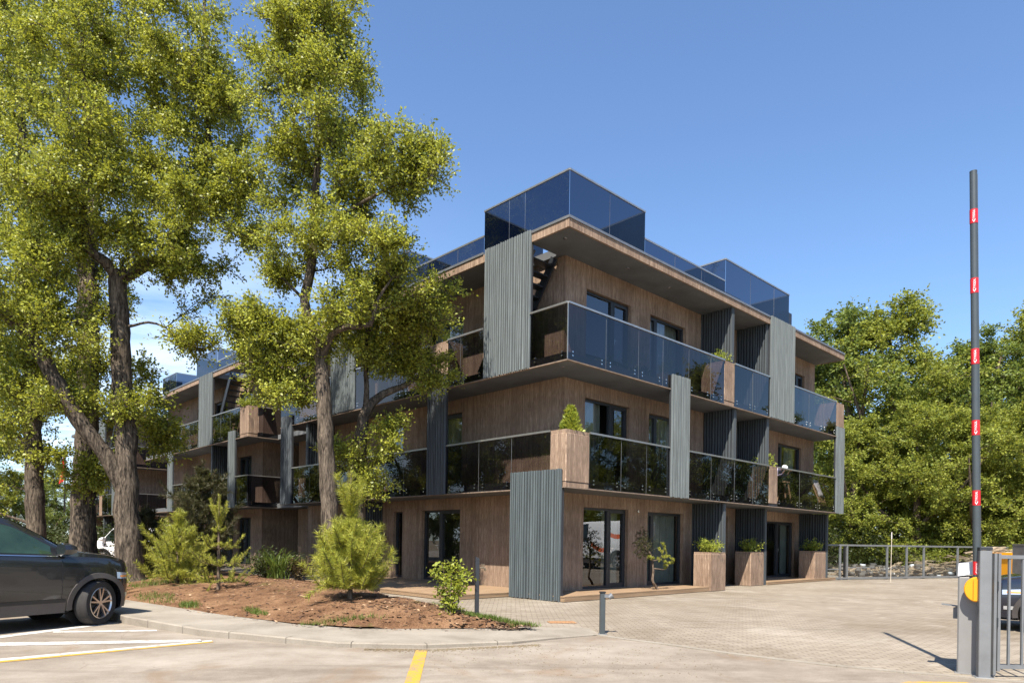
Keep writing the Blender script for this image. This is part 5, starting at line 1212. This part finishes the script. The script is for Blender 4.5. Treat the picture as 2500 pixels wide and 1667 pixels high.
# ------------------------------------------------------------------ barrier
M_CAB = mat_simple('grey_powder_coat', (0.20, 0.195, 0.19), 0.5, 0.1, 0.05); M_LID = mat_simple('pale_lid', (0.50, 0.51, 0.53), 0.4); M_YELLOW = mat_simple('yellow_hub', (0.62, 0.27, 0.004), 0.4, 0, 0.05)
M_ARM = mat_simple('grey_arm', (0.062, 0.073, 0.078), 0.4, 0.3, 0.08); M_RED = mat_simple('red_sticker', (0.5, 0.012, 0.018), 0.4, 0, 0.06); M_TXT = mat_simple('white_lettering', (0.85, 0.85, 0.85), 0.5)
BR = math.atan2(-.55, .835)
bar = thing('parking_barrier', 'raised parking barrier with grey cabinet, yellow hub and a tall grey arm with red stickers', 'barrier', (5.315, 7.925, -.012), BR)
m = MB(); m.bevbox(-.17, .17, -.17, .17, 0, 1.10, .015); m.box(-.19, .19, -.19, .19, 0, .012); m.build('cabinet', M_CAB, bar)
m = MB(); m.add([(-.172, -.172, 1.102), (.172, -.172, 1.17), (.172, .172, 1.17), (-.172, .172, 1.102), (-.165, -.16, 1.245), (.165, -.15, 1.30), (.165, .15, 1.30), (-.165, .16, 1.245)], [(0, 3, 2, 1), (4, 5, 6, 7), (0, 1, 5, 4), (1, 2, 6, 5), (2, 3, 7, 6), (3, 0, 4, 7)]); m.build('cabinet_lid', M_LID, bar)
m = MB(); m.tube([(0.014, -.172, .965), (0.014, -.254, .965)], .07, 24); V = []
def disc(yy, r, n=40): return [(0.014 + r * .9 * math.cos(2 * PI * k / n), yy, .965 + r * math.sin(2 * PI * k / n)) for k in range(n)]
V = disc(-.255, .14) + disc(-.295, .14) + disc(-.305, .131); m.add(V, [tuple(range(39, -1, -1)), tuple(range(80, 120))] + [(a * 40 + k, a * 40 + (k + 1) % 40, (a + 1) * 40 + (k + 1) % 40, (a + 1) * 40 + k) for a in range(2) for k in range(40)])
m.box(-.022, .055, -.325, -.304, .84, 1.08); m.build('hub', M_YELLOW, bar)
lean = Vector((-.105 / 4.5 * math.cos(-BR), -.105 / 4.5 * math.sin(-BR), 1)); AP = Vector((0.012, -.25, .98))
def armp(z): return AP + lean * (z - .98)
m = MB(); m.tube([armp(1.0), armp(5.60)], [.039, .037], 20); m.tube([armp(5.60), armp(5.615)], .0375, 20); arm = m.build('arm', M_ARM, bar, True)
m = MB(); m.tube([armp(1.06) + Vector((.027, .018, 0)), armp(5.58) + Vector((.027, .018, 0))], .014, 8); m.build('arm_edge_profile', M_CAP, arm, True)
for (da, db) in ((485, 517), (642, 676), (803, 838), (966, 1000), (1126, 1160), (1288, 1318)):
    zs = []
    for dd in (da, db): zs.append(EYE - (dd * 1.063 - 1335) / FOC * 7.74 + .012)
    z1, z0 = zs; m = MB(); P0, P1 = armp(z0), armp(z1); n = 16; V = []
    for p in (P0, P1):
        for k in range(n + 1): t = PI + PI * k / n * 1.0; V.append((p.x + (.0405) * math.cos(t), p.y + (.0405) * math.sin(t), p.z))
    m.add(V, [(k, k + 1, n + 2 + k, n + 1 + k) for k in range(n)]); st = m.build('red_sticker', M_RED, arm, True)
    cu = bpy.data.curves.new('t', 'FONT'); cu.body = 'TYROGAL'; cu.size = .030; cu.extrude = .0006; to = bpy.data.objects.new('t', cu); COL.objects.link(to)
    dg = bpy.context.evaluated_depsgraph_get(); dg.update(); me = bpy.data.meshes.new_from_object(to.evaluated_get(dg)); bpy.data.objects.remove(to)
    co = np.array([v.co[:] for v in me.vertices]); wdt = co[:, 0].max(); sc = (z1 - z0) * .66 / wdt; mid = (P0 + P1) / 2
    for v in me.vertices:
        lx, ly, lz = v.co; along = (lx - wdt * .36) * sc; across = (ly - .0105) * 1.0
        ang = -PI / 2 - across / .041; rr = .0412 + lz; base = armp(mid.z + along); v.co = (base.x + rr * math.cos(ang), base.y + rr * math.sin(ang), mid.z + along)
    me.materials.append(M_TXT); lo = bpy.data.objects.new('lettering', me); COL.objects.link(lo); lo.parent = st
    lg = MB(); zc = z0 + (z1 - z0) * .15
    for (a0_, z_0, a1_, z_1) in ((-.30, .012, .0, -.012), (.0, -.012, .34, .016)):
        q = [];
        for aa, z_ in ((a0_, z_0), (a1_, z_1)): q.append((armp(zc).x + .0413 * math.cos(-PI / 2 + aa), armp(zc).y + .0413 * math.sin(-PI / 2 + aa), zc + z_))
        lg.add([(*q[0][:2], q[0][2] - .006), (*q[1][:2], q[1][2] - .006), (*q[1][:2], q[1][2] + .006), (*q[0][:2], q[0][2] + .006)], [(0, 1, 2, 3)])
    lg.build('emblem', M_TXT, st)
m = MB(); m.add([(-.172, .05, .60), (-.172, .13, .60), (-.172, .13, .74), (-.172, .05, .74), (-.215, .05, .60), (-.215, .13, .60), (-.215, .13, .72), (-.215, .05, .72)], [(0, 3, 2, 1), (4, 5, 6, 7), (0, 1, 5, 4), (1, 2, 6, 5), (2, 3, 7, 6), (3, 0, 4, 7)]); m.add([(-.172, .03, .74), (-.172, .15, .74), (-.33, .16, .755), (-.33, .02, .755), (-.172, .03, .75), (-.172, .15, .75), (-.33, .16, .765), (-.33, .02, .765)], [(0, 3, 2, 1), (4, 5, 6, 7), (0, 1, 5, 4), (1, 2, 6, 5), (2, 3, 7, 6), (3, 0, 4, 7)]); m.build('sensor', M_GALV, bar)
m = MB(); m.tube([(.06, -.171, .52), (.06, -.178, .52)], .012, 12); m.build('lock', M_BLACK, bar)

# gate beside the barrier
gp = thing('gate_post', 'square grey steel gate post standing right against the barrier cabinet', 'post', (5.20, 7.61, -.01), math.radians(-20))
m = MB(); m.bevbox(-.058, .058, -.05, .05, 0, 1.40, .006); m.build('post', M_GALV, gp); m = MB(); m.box(-.061, .061, -.053, .053, 1.402, 1.432); m.build('post_cap', M_DARKMETAL, gp)
m = MB(); m.bevbox(-.09, .09, -.08, .08, 0.0, .012, .004); m.build('foot_plate', M_GALV, gp)
gt = thing('steel_gate', 'grey tubular steel gate leaf with upright bars in front of the dark navy car', 'gate', (5.315, 7.64, 0), math.radians(-1))
m = MB(); m.box(0, .03, -.022, .022, .02, 1.36); m.box(.045, .075, -.02, .02, .06, 1.36); m.box(2.3, 2.345, -.022, .022, .02, 1.36); m.box(.0755, 2.299, -.018, .018, .09, .13); m.box(.0755, 2.299, -.018, .018, 1.30, 1.34); m.build('gate_frame', M_GALV, gt)
for k in range(14):
    m = MB(); x = .165 + k * .147; m.box(x, x + .022, -.012, .012, .131, 1.299); m.build('gate_bar', M_GALV, gt)
for k in range(5):
    m = MB(); z = .35 + k * .2
    if k in (1, 3): m.box(.031, .044, -.03, .03, z, z + .10); m.build('hinge', M_DARKMETAL, gt)

# ------------------------------------------------------------------ glass fence at the far side of the yard
FP = Vector((12.75, 28.3, 0)); FD = (Vector((20.73, 32.07, 0)) - FP).normalized(); frz = math.atan2(FD.y, FD.x)
fn = thing('glass_fence', 'low steel fence with clear glass panels along the far edge of the yard', 'fence', FP, frz)
posts = [0.05, .95, 1.22, 1.36, 3.85, 5.13, 6.29, 8.7, 11.2, 13.7]
m = MB(); m.box(0, 14.2, -.03, .03, 1.40, 1.47); m.build('top_rail', M_GALV, fn); m = MB(); m.box(0, 14.2, -.05, .05, .02, .10); m.build('bottom_rail', M_GALV, fn)
for i, p in enumerate(posts):
    m = MB(); m.box(p - .035, p + .035, -.035, .035, 0.0, 1.399); m.build('fence_post', M_GALV if i != 2 else M_BLACK, fn)
for i in range(len(posts) - 1):
    if posts[i + 1] - posts[i] < .3: continue
    m = MB(); m.add([(posts[i] + .04, 0, .11), (posts[i + 1] - .04, 0, .11), (posts[i + 1] - .04, 0, 1.39), (posts[i] + .04, 0, 1.39)], [(0, 1, 2, 3)]); m.build('glass_panel', M_FENCEGLASS, fn)
m = MB(); m.box(.05, .9, -.012, .012, .42, .46); m.box(1.4, 3.0, -.012, .012, .48, .52); m.build('mid_rail', M_GALV, fn)
# building rubble beyond the fence
rg = random.Random(9); m = MB()
def plank(x, y, z, L, w, h, yaw, pitch): 
    d = Vector((math.cos(yaw) * math.cos(pitch), math.sin(yaw) * math.cos(pitch), math.sin(pitch))) * L / 2; c = Vector((x, y, z)); m.bar(c - d, c + d, w, h)
for k in range(260):
    q = at(rg.uniform(1935, 2330), 1250, rg.uniform(32.5, 36)); hz = .75 * math.exp(-((q.x - 22.5) / 2.6) ** 2) + .15
    plank(q.x, q.y, rg.uniform(.02, 1) * hz + .05, rg.uniform(.6, 2.4), rg.uniform(.08, .22), rg.uniform(.03, .06), rg.uniform(-.5, .9), rg.uniform(-.2, .25))
for k in range(60):
    q = at(rg.uniform(2260, 2345), 1250, rg.uniform(25, 27)); plank(q.x, q.y, rg.uniform(.1, 1.35), rg.uniform(.5, 1.5), rg.uniform(.08, .2), .05, rg.uniform(-.6, .9), rg.uniform(-.3, .35))
tag(m.build('building_rubble', mat_wood('rubble_timber', (.13, .095, .062), (.40, .31, .21), (6, 6, 6))), kind='stuff')
r = random.Random(33); V = []; T = []; MI = []
for k in range(260):
    q = at(r.uniform(1930, 2300), 1250, r.uniform(31.8, 34.5)); sz = r.uniform(.03, .12); i = len(V); z = r.uniform(0, .45) * (1 if r.random() < .6 else .3); P8 = [(sx_ * sz * r.uniform(.6, 1.2), sy_ * sz * r.uniform(.6, 1.2), sz_ * sz * r.uniform(.5, 1)) for sz_ in (-1, 1) for sy_ in (-1, 1) for sx_ in (-1, 1)]
    V += [(q.x + a, q.y + b, z + sz * .5 + c) for a, b, c in P8]
    for f in ((0, 1, 3), (0, 3, 2), (4, 6, 7), (4, 7, 5), (0, 4, 5), (0, 5, 1), (2, 3, 7), (2, 7, 6), (0, 2, 6), (0, 6, 4), (1, 5, 7), (1, 7, 3)): T.append(tuple(i + x for x in f)); MI.append(0 if k % 17 else 1)
tag(npmesh('broken_concrete', np.array(V), None, [mat_concrete('rubble_concrete', (.05, .047, .043), (.10, .093, .086), (.18, .17, .155), 3), M_LID], None, MI, np.array(T)), kind='stuff')
q = at(2326, 1250, 24.0); sk = thing('yellow_skip', 'yellow waste skip heaped with planks behind the gate', 'skip', (q.x, q.y, -.01), .35)
m = MB(); m.add([(-.7, -.5, .02), (.7, -.5, .02), (.7, .5, .02), (-.7, .5, .02), (-.95, -.62, 1.22), (.95, -.62, 1.22), (.95, .62, 1.22), (-.95, .62, 1.22)], [(0, 3, 2, 1), (0, 1, 5, 4), (1, 2, 6, 5), (2, 3, 7, 6), (3, 0, 4, 7)])
for x in (-.8, -.3, .3, .8): m.bar((x * .8, -.53, .1), (x, -.65, 1.2), .07, .06)
m.build('tub', M_YELLOW, sk); m = MB(); m.bar((-.97, -.64, 1.22), (.97, -.64, 1.22), .07); m.bar((-.97, .64, 1.22), (.97, .64, 1.22), .07); m.bar((-.97, -.64, 1.22), (-.97, .64, 1.22), .07); m.bar((.97, -.64, 1.22), (.97, .64, 1.22), .07); m.build('rim_bar', M_YELLOW, sk)
q = at(2436, 1250, 17.0); lv = thing('louvred_enclosure', 'grey louvred bin enclosure behind the dark navy car', 'enclosure', (q.x, q.y, -.01), -.05)
m = MB(); m.box(-.75, -.68, -.05, .6, 0, 1.5); m.box(.68, .75, -.05, .6, 0, 1.5); m.box(-.679, .679, -.05, .02, 1.38, 1.5); m.box(-.679, .679, .5, .55, 0, 1.5); m.box(-.76, .76, -.06, .61, 1.502, 1.53); m.build('frame', M_CAP, lv)
for k in range(11): mm = MB(); z = .05 + k * .12; mm.bar((-.679, -.02, z + .045), (.679, -.02, z + .045), .03, .085); mm.build('louvre', M_CAP, lv)

# ------------------------------------------------------------------ small things in the yard
bl = thing('bollard_light', 'short dark grey bollard with a lamp head on its side, standing in the paving', 'bollard', (1.42, 10.76, -.012), .1)
m = MB(); m.bevbox(-.04, .04, -.04, .04, .006, .64, .008); m.build('post', M_ARM, bl); m = MB(); m.box(-.043, .043, -.043, .043, .642, .665); m.build('post_cap', M_BLACK, bl)
m = MB(); m.bevbox(-.07, .07, -.06, .06, 0, .010, .003)
for x in (-.05, .05): m.tube([(x, -.045, .011), (x, -.045, .03)], .009, 8)
m.build('base_plate', M_GALV, bl); m = MB(); m.bar((.02, -.03, .60), (.11, -.03, .595), .05, .05); m.tube([(.09, -.03, .57), (.145, -.03, .61)], [.035, .05], 16); m.build('lamp_head', M_CAP, bl)
x, y, z = onbed(1097, 11.25)
tp = thing('water_tap_post', 'slim black square post with a brass water tap, beside the leafy shrub', 'tap post', (x, y, z), .25)
m = MB(); m.bevbox(-.032, .032, -.032, .032, 0, .93, .006); m.add([(-.032, -.032, .931), (.032, -.032, .931), (.032, .032, .931), (-.032, .032, .931), (-.03, -.03, .98), (.03, -.03, .95), (.03, .03, .95), (-.03, .03, .98)], [(4, 5, 6, 7), (0, 1, 5, 4), (1, 2, 6, 5), (2, 3, 7, 6), (3, 0, 4, 7)]); m.build('post', M_DARKMETAL, tp)
m = MB(); m.tube([(.03, 0, .80), (.10, 0, .80), (.125, 0, .785), (.13, 0, .745)], [.012, .014, .015, .011], 10); m.tube([(.09, 0, .81), (.09, 0, .85)], .007, 8); m.bar((.06, 0, .852), (.12, 0, .852), .012, .01); m.build('tap', mat_simple('dull_brass', (.30, .24, .16), .35, .8), tp, True)
mh = thing('drain_cover', 'rusty brown drain grate flush in the pale paving', 'drain cover', (.90, 12.24, -.008), .15)
m = MB(); m.box(-.24, .24, -.13, .13, 0, .008); 
for k in range(9): x = -.2 + k * .05; m.box(x - .012, x + .012, -.10, .10, .0081, .016)
m.build('grate', mat_simple('rusted_iron', (.36, .20, .10), .8, .2, .3, 30), mh)
q = at(147, 1250, 50); fl = thing('flagpole', 'red flag hanging limp on a dark pole far off between the trunks', 'flag', (q.x, q.y, 0))
m = MB(); m.tube([(0, 0, 0), (0, 0, 7.6)], [.07, .04], 10); m.build('pole', M_BLACK, fl)
m = MB(); V = []
for i in range(9):
    for j in range(6): s = i / 8; V.append((-.03 - (.06 + .62 * s) * j / 5 * (1 - .35 * s), .07 * math.sin(j * 2.2 + i * .5), 7.05 - 1.75 * s - .25 * (j / 5) * s))
m.add(V, [(i * 6 + j, i * 6 + j + 1, (i + 1) * 6 + j + 1, (i + 1) * 6 + j) for i in range(8) for j in range(5)]); m.build('flag_cloth', mat_simple('red_cloth', (.62, .02, .03), .8), fl, True)
q = at(2046, 1300, 27.6)
st = thing('marker_stake', 'thin pale stake with a ribbon in front of the glass fence', 'stake', (q.x, q.y, -.01)); m = MB(); m.tube([(0, 0, 0), (.02, 0, 2.0)], .010, 6); m.build('stake', mat_wood('pale_wood', (.5, .42, .33), (.66, .58, .48)), st); m = MB(); m.box(.0, .035, -.004, .004, 1.72, 1.98); m.build('ribbon', M_LID, st)

# ------------------------------------------------------------------ person on the balcony
def skinned(name, joints, edges, mats, parent=None, levels=2, by=None):
    me = bpy.data.meshes.new(name); me.from_pydata([j[:3] for j in joints], edges, []); o = bpy.data.objects.new(name, me); COL.objects.link(o)
    md = o.modifiers.new('s', 'SKIN'); md.use_smooth_shade = True; sv = me.skin_vertices[0].data
    for i, j in enumerate(joints): r = j[3]; sv[i].radius = (r, r) if not hasattr(r, '__len__') else r; sv[i].use_root = (i == 0)
    sb = o.modifiers.new('b', 'SUBSURF'); sb.levels = levels; sb.render_levels = levels
    dg = bpy.context.evaluated_depsgraph_get(); dg.update(); nm = bpy.data.meshes.new_from_object(o.evaluated_get(dg)); bpy.data.objects.remove(o)
    for m in mats: nm.materials.append(m)
    for p in nm.polygons:
        p.use_smooth = True
        if by: p.material_index = by(p.center)
    o = bpy.data.objects.new(name, nm); COL.objects.link(o)
    if parent: o.parent = parent
    return o
M_SKIN = mat_simple('skin', (.52, .32, .23), .55, 0, .05); M_SHIRT = mat_simple('lavender_shirt', (.46, .42, .56), .85); M_TROU = mat_simple('dark_trousers', (.02, .022, .03), .85); M_CAPW = mat_simple('white_cap', (.82, .82, .82), .8)
pr = thing('person', 'person in white cap, lavender shirt and dark trousers bending over the balcony rail', 'person', bw(11.86, .55, Z1 + SLAB + .012), BRZ)
# local: -y is out toward the yard; bent at the hips, hands on the rail
J = [(0, .17, .83, .125), (0, .12, .97, .125), (0, -.02, 1.10, .135), (0, -.16, 1.18, .125), (0, -.25, 1.19, .06),
     (.09, .17, .78, .095), (.10, .12, .45, .06), (.10, .17, .09, .045), (.11, .05, .035, .035), (-.09, .17, .78, .095), (-.10, .10, .45, .06), (-.10, .15, .09, .045), (-.11, .03, .035, .035),
     (.19, -.14, 1.15, .06), (.24, -.17, .92, .045), (.20, -.36, .98, .032), (.19, -.44, 1.10, .026), (-.19, -.14, 1.15, .06), (-.25, -.17, .92, .045), (-.21, -.36, .98, .032), (-.20, -.44, 1.10, .026)]
E_ = [(0, 1), (1, 2), (2, 3), (3, 4), (0, 5), (5, 6), (6, 7), (7, 8), (0, 9), (9, 10), (10, 11), (11, 12), (3, 13), (13, 14), (14, 15), (15, 16), (3, 17), (17, 18), (18, 19), (19, 20)]
J += [(0, -.30, 1.20, .055), (0, -.335, 1.215, .085), (0, -.37, 1.16, .07)]; E_ += [(4, 21), (21, 22), (22, 23)]
for hi, sx in ((16, 1), (20, -1)):
    hx_, hy_, hz_ = J[hi][:3]
    for q, (dx, L) in enumerate(((-.03, .06), (-.01, .072), (.01, .07), (.03, .055))):
        k = len(J); J += [(hx_ + dx * .8, hy_ - .03, hz_ + .035, .010), (hx_ + dx, hy_ - .06, hz_ + .035, .009), (hx_ + dx, hy_ - .06 - L * .4, hz_ + .0, .008)]; E_ += [(hi, k), (k, k + 1), (k + 1, k + 2)]
    k = len(J); J += [(hx_ - sx * .04, hy_ - .01, hz_ + .01, .011), (hx_ - sx * .055, hy_ - .04, hz_ + .0, .009)]; E_ += [(hi, k), (k, k + 1)]
def pmat(c):
    if c.y < -.38 and abs(c.x) > .12: return 0
    if c.y < -.24 and abs(c.x) < .12 and c.z > 1.05: return 0
    if c.z < .06: return 3
    return 1 if c.z > .84 or c.y < -.06 else 2
body = skinned('body', J, E_, [M_SKIN, M_SHIRT, M_TROU, M_BLACK], pr, 2, pmat)
m = MB(); n = 16
V = [];  c0 = Vector((0, -.345, 1.215)); ax = Vector((0, -.35, .94)).normalized(); sx_ = Vector((1, 0, 0)); sy_ = ax.cross(sx_)
for (rr, hh) in ((.098, .0), (.10, .03), (.088, .07), (.05, .098), (.004, .105)):
    for k in range(n): t = 2 * PI * k / n; V.append(c0 + (sx_ * math.cos(t) + sy_ * math.sin(t)) * rr + ax * hh)
m.add(V, [(i * n + k, i * n + (k + 1) % n, (i + 1) * n + (k + 1) % n, (i + 1) * n + k) for i in range(4) for k in range(n)])
pk = c0 - sy_ * -.0; m.add([c0 + sx_ * .08 - Vector((0, .05, .02)), c0 - sx_ * .08 - Vector((0, .05, .02)), c0 - sx_ * .05 - Vector((0, .16, .07)), c0 + sx_ * .05 - Vector((0, .16, .07))], [(0, 1, 2, 3)]); m.build('cap', M_CAPW, pr, True)
m = MB(); m.lathe([(.004, -.008), (.009, -.004), (.009, .004), (.004, .008)], 8, (.03, -.435, 1.175)); m.lathe([(.004, -.008), (.009, -.004), (.009, .004), (.004, .008)], 8, (-.03, -.435, 1.175)); m.build('eyes', M_BLACK, pr)
# wooden trestle beside the person, folded lounger at the end of the balcony
M_PALEWOOD = mat_wood('oiled_pine', (.40, .25, .13), (.66, .47, .29), (3, 3, 30))
ts = thing('wooden_trestle', 'small wooden step stool behind the dark glass, right of the person', 'stool', bw(12.5, .5, Z1 + SLAB + .012), BRZ)
for sx in (-.2, .2):
    for sy in (-.17, .17): m = MB(); m.bar((sx * 1.1, sy, 0), (sx * .7, sy * .4, .74), .035, .05); m.build('leg', M_PALEWOOD, ts)
    m = MB(); m.bar((sx * .92, -.11, .36), (sx * .92, .11, .36), .03); m.build('brace', M_PALEWOOD, ts)
m = MB(); m.bar((-.19, -.115, .34), (.19, -.115, .34), .03, .04); m.build('brace', M_PALEWOOD, ts)
m = MB(); m.bevbox(-.22, .22, -.11, .11, .75, .79, .01); m.build('step', M_PALEWOOD, ts)
lg = thing('folded_lounger', 'folded wooden sun lounger with white cushion leaning at the balcony end', 'lounger', bw(15.55, .45, Z1 + SLAB + .012), BRZ)
for sx in (-.28, .28): m = MB(); m.bar((sx, -.15, 0), (sx, .28, 1.08), .05, .035); m.build('frame_rail', M_PALEWOOD, lg)
for k in range(8): m = MB(); t = .08 + k * .12; m.bar((-.27, -.15 + .43 * t - .02, 1.08 * t), (.27, -.15 + .43 * t - .02, 1.08 * t), .02, .09); m.build('slat', M_PALEWOOD, lg)
m = MB(); V = []
for i in range(7):
    t = .35 + .62 * i / 6
    for q in (-.22, -.1, .05, .2): V.append((q + .02 * math.sin(i), -.15 + .43 * t - .07 - .02 * math.sin(i * 1.3 + q * 9), 1.08 * t + .03))
m.add(V, [(i * 4 + j, i * 4 + j + 1, (i + 1) * 4 + j + 1, (i + 1) * 4 + j) for i in range(6) for j in range(3)]); o = m.build('cushion', M_CAPW, lg, True); sm = o.modifiers.new('s', 'SOLIDIFY'); sm.thickness = .05
for i, (a, lab) in enumerate([(12.9, 'dark potted plant standing behind the first floor glass beside the trestle'), ]):
    shrub('potted_plant', lab, 'plant', bw(a + .25, .45, Z1 + SLAB + .012), .42, 500, .06, M_DARKLEAF, 120 + i, 12, None, BRZ)
# row of ledge plants inside the second-floor glass
for i, a in enumerate((1.9, 2.6, 3.3)):
    shrub('ledge_plant', ['low dark plant inside the second floor glass nearest the corner', 'low dark plant inside the second floor glass, middle of the three', 'low dark plant inside the second floor glass farthest from the corner'][i], 'plant', bw(a, .35, Z2 + SLAB + .01), .30, 420, .06, M_DARKLEAF, 130 + i, 10, 'plants inside the balcony glass', BRZ, .4, 1.4)

# ------------------------------------------------------------------ light
SUN_EL, SUN_AZ = math.radians(55), math.radians(180 + 16.5)
sd = Vector((math.sin(SUN_AZ) * math.cos(SUN_EL), math.cos(SUN_AZ) * math.cos(SUN_EL), math.sin(SUN_EL)))
ld = bpy.data.lights.new('sun', 'SUN'); ld.energy = 5.0; ld.angle = math.radians(.53); ld.color = (1.0, .93, .82)
lo = bpy.data.objects.new('sun', ld); COL.objects.link(lo); lo.rotation_euler = sd.to_track_quat('Z', 'Y').to_euler(); lo.location = (-10, -20, 40)
wd = bpy.data.worlds.new('World'); SC.world = wd; wd.use_nodes = True; nt = wd.node_tree; nt.nodes.clear()
sky = nt.nodes.new('ShaderNodeTexSky'); sky.sky_type = 'NISHITA'; sky.sun_disc = False; sky.sun_elevation = SUN_EL; sky.sun_rotation = SUN_AZ; sky.air_density = 1.0; sky.dust_density = 0.6; sky.ozone_density = 1.6; sky.altitude = 50
bg = nt.nodes.new('ShaderNodeBackground'); bg.inputs['Strength'].default_value = 0.093; ow = nt.nodes.new('ShaderNodeOutputWorld')
tc = nt.nodes.new('ShaderNodeTexCoord'); sx = nt.nodes.new('ShaderNodeSeparateXYZ'); nt.links.new(tc.outputs['Generated'], sx.inputs[0])
dv = mth(nt, 'MAXIMUM', sx.outputs[2], .06); px = mth(nt, 'DIVIDE', sx.outputs[0], dv); py = mth(nt, 'DIVIDE', sx.outputs[1], dv)
cv = nt.nodes.new('ShaderNodeCombineXYZ'); nt.links.new(px, cv.inputs[0]); nt.links.new(py, cv.inputs[1])
cn = noise(nt, scl(nt, cv.outputs[0], (.35, .8, 1)), 1.0, 7, .62, .6)
low = ramp2(nt, sx.outputs[2], .50, .12); lft = ramp2(nt, sx.outputs[0], .05, -.38)
cf = mth(nt, 'MULTIPLY', mth(nt, 'MULTIPLY', ramp2(nt, cn, .36, .66), mth(nt, 'MULTIPLY', low, lft)), .8)
cm = mixc(nt, cf, sky.outputs[0], (7.0, 7.0, 7.2)); cm = mixc(nt, 1.0, cm, (0.86, 0.99, 1.13), 'MULTIPLY'); nt.links.new(cm, bg.inputs['Color']); nt.links.new(bg.outputs[0], ow.inputs[0])
SC.view_settings.view_transform = 'Standard'; SC.view_settings.look = 'None'; SC.view_settings.exposure = 1.2; SC.view_settings.gamma = 1.0
SC.render.engine = 'CYCLES'
SC.cycles.max_bounces = 8; SC.cycles.transparent_max_bounces = 24; SC.cycles.transmission_bounces = 6; SC.cycles.diffuse_bounces = 3; SC.cycles.glossy_bounces = 4
SC.cycles.use_denoising = True
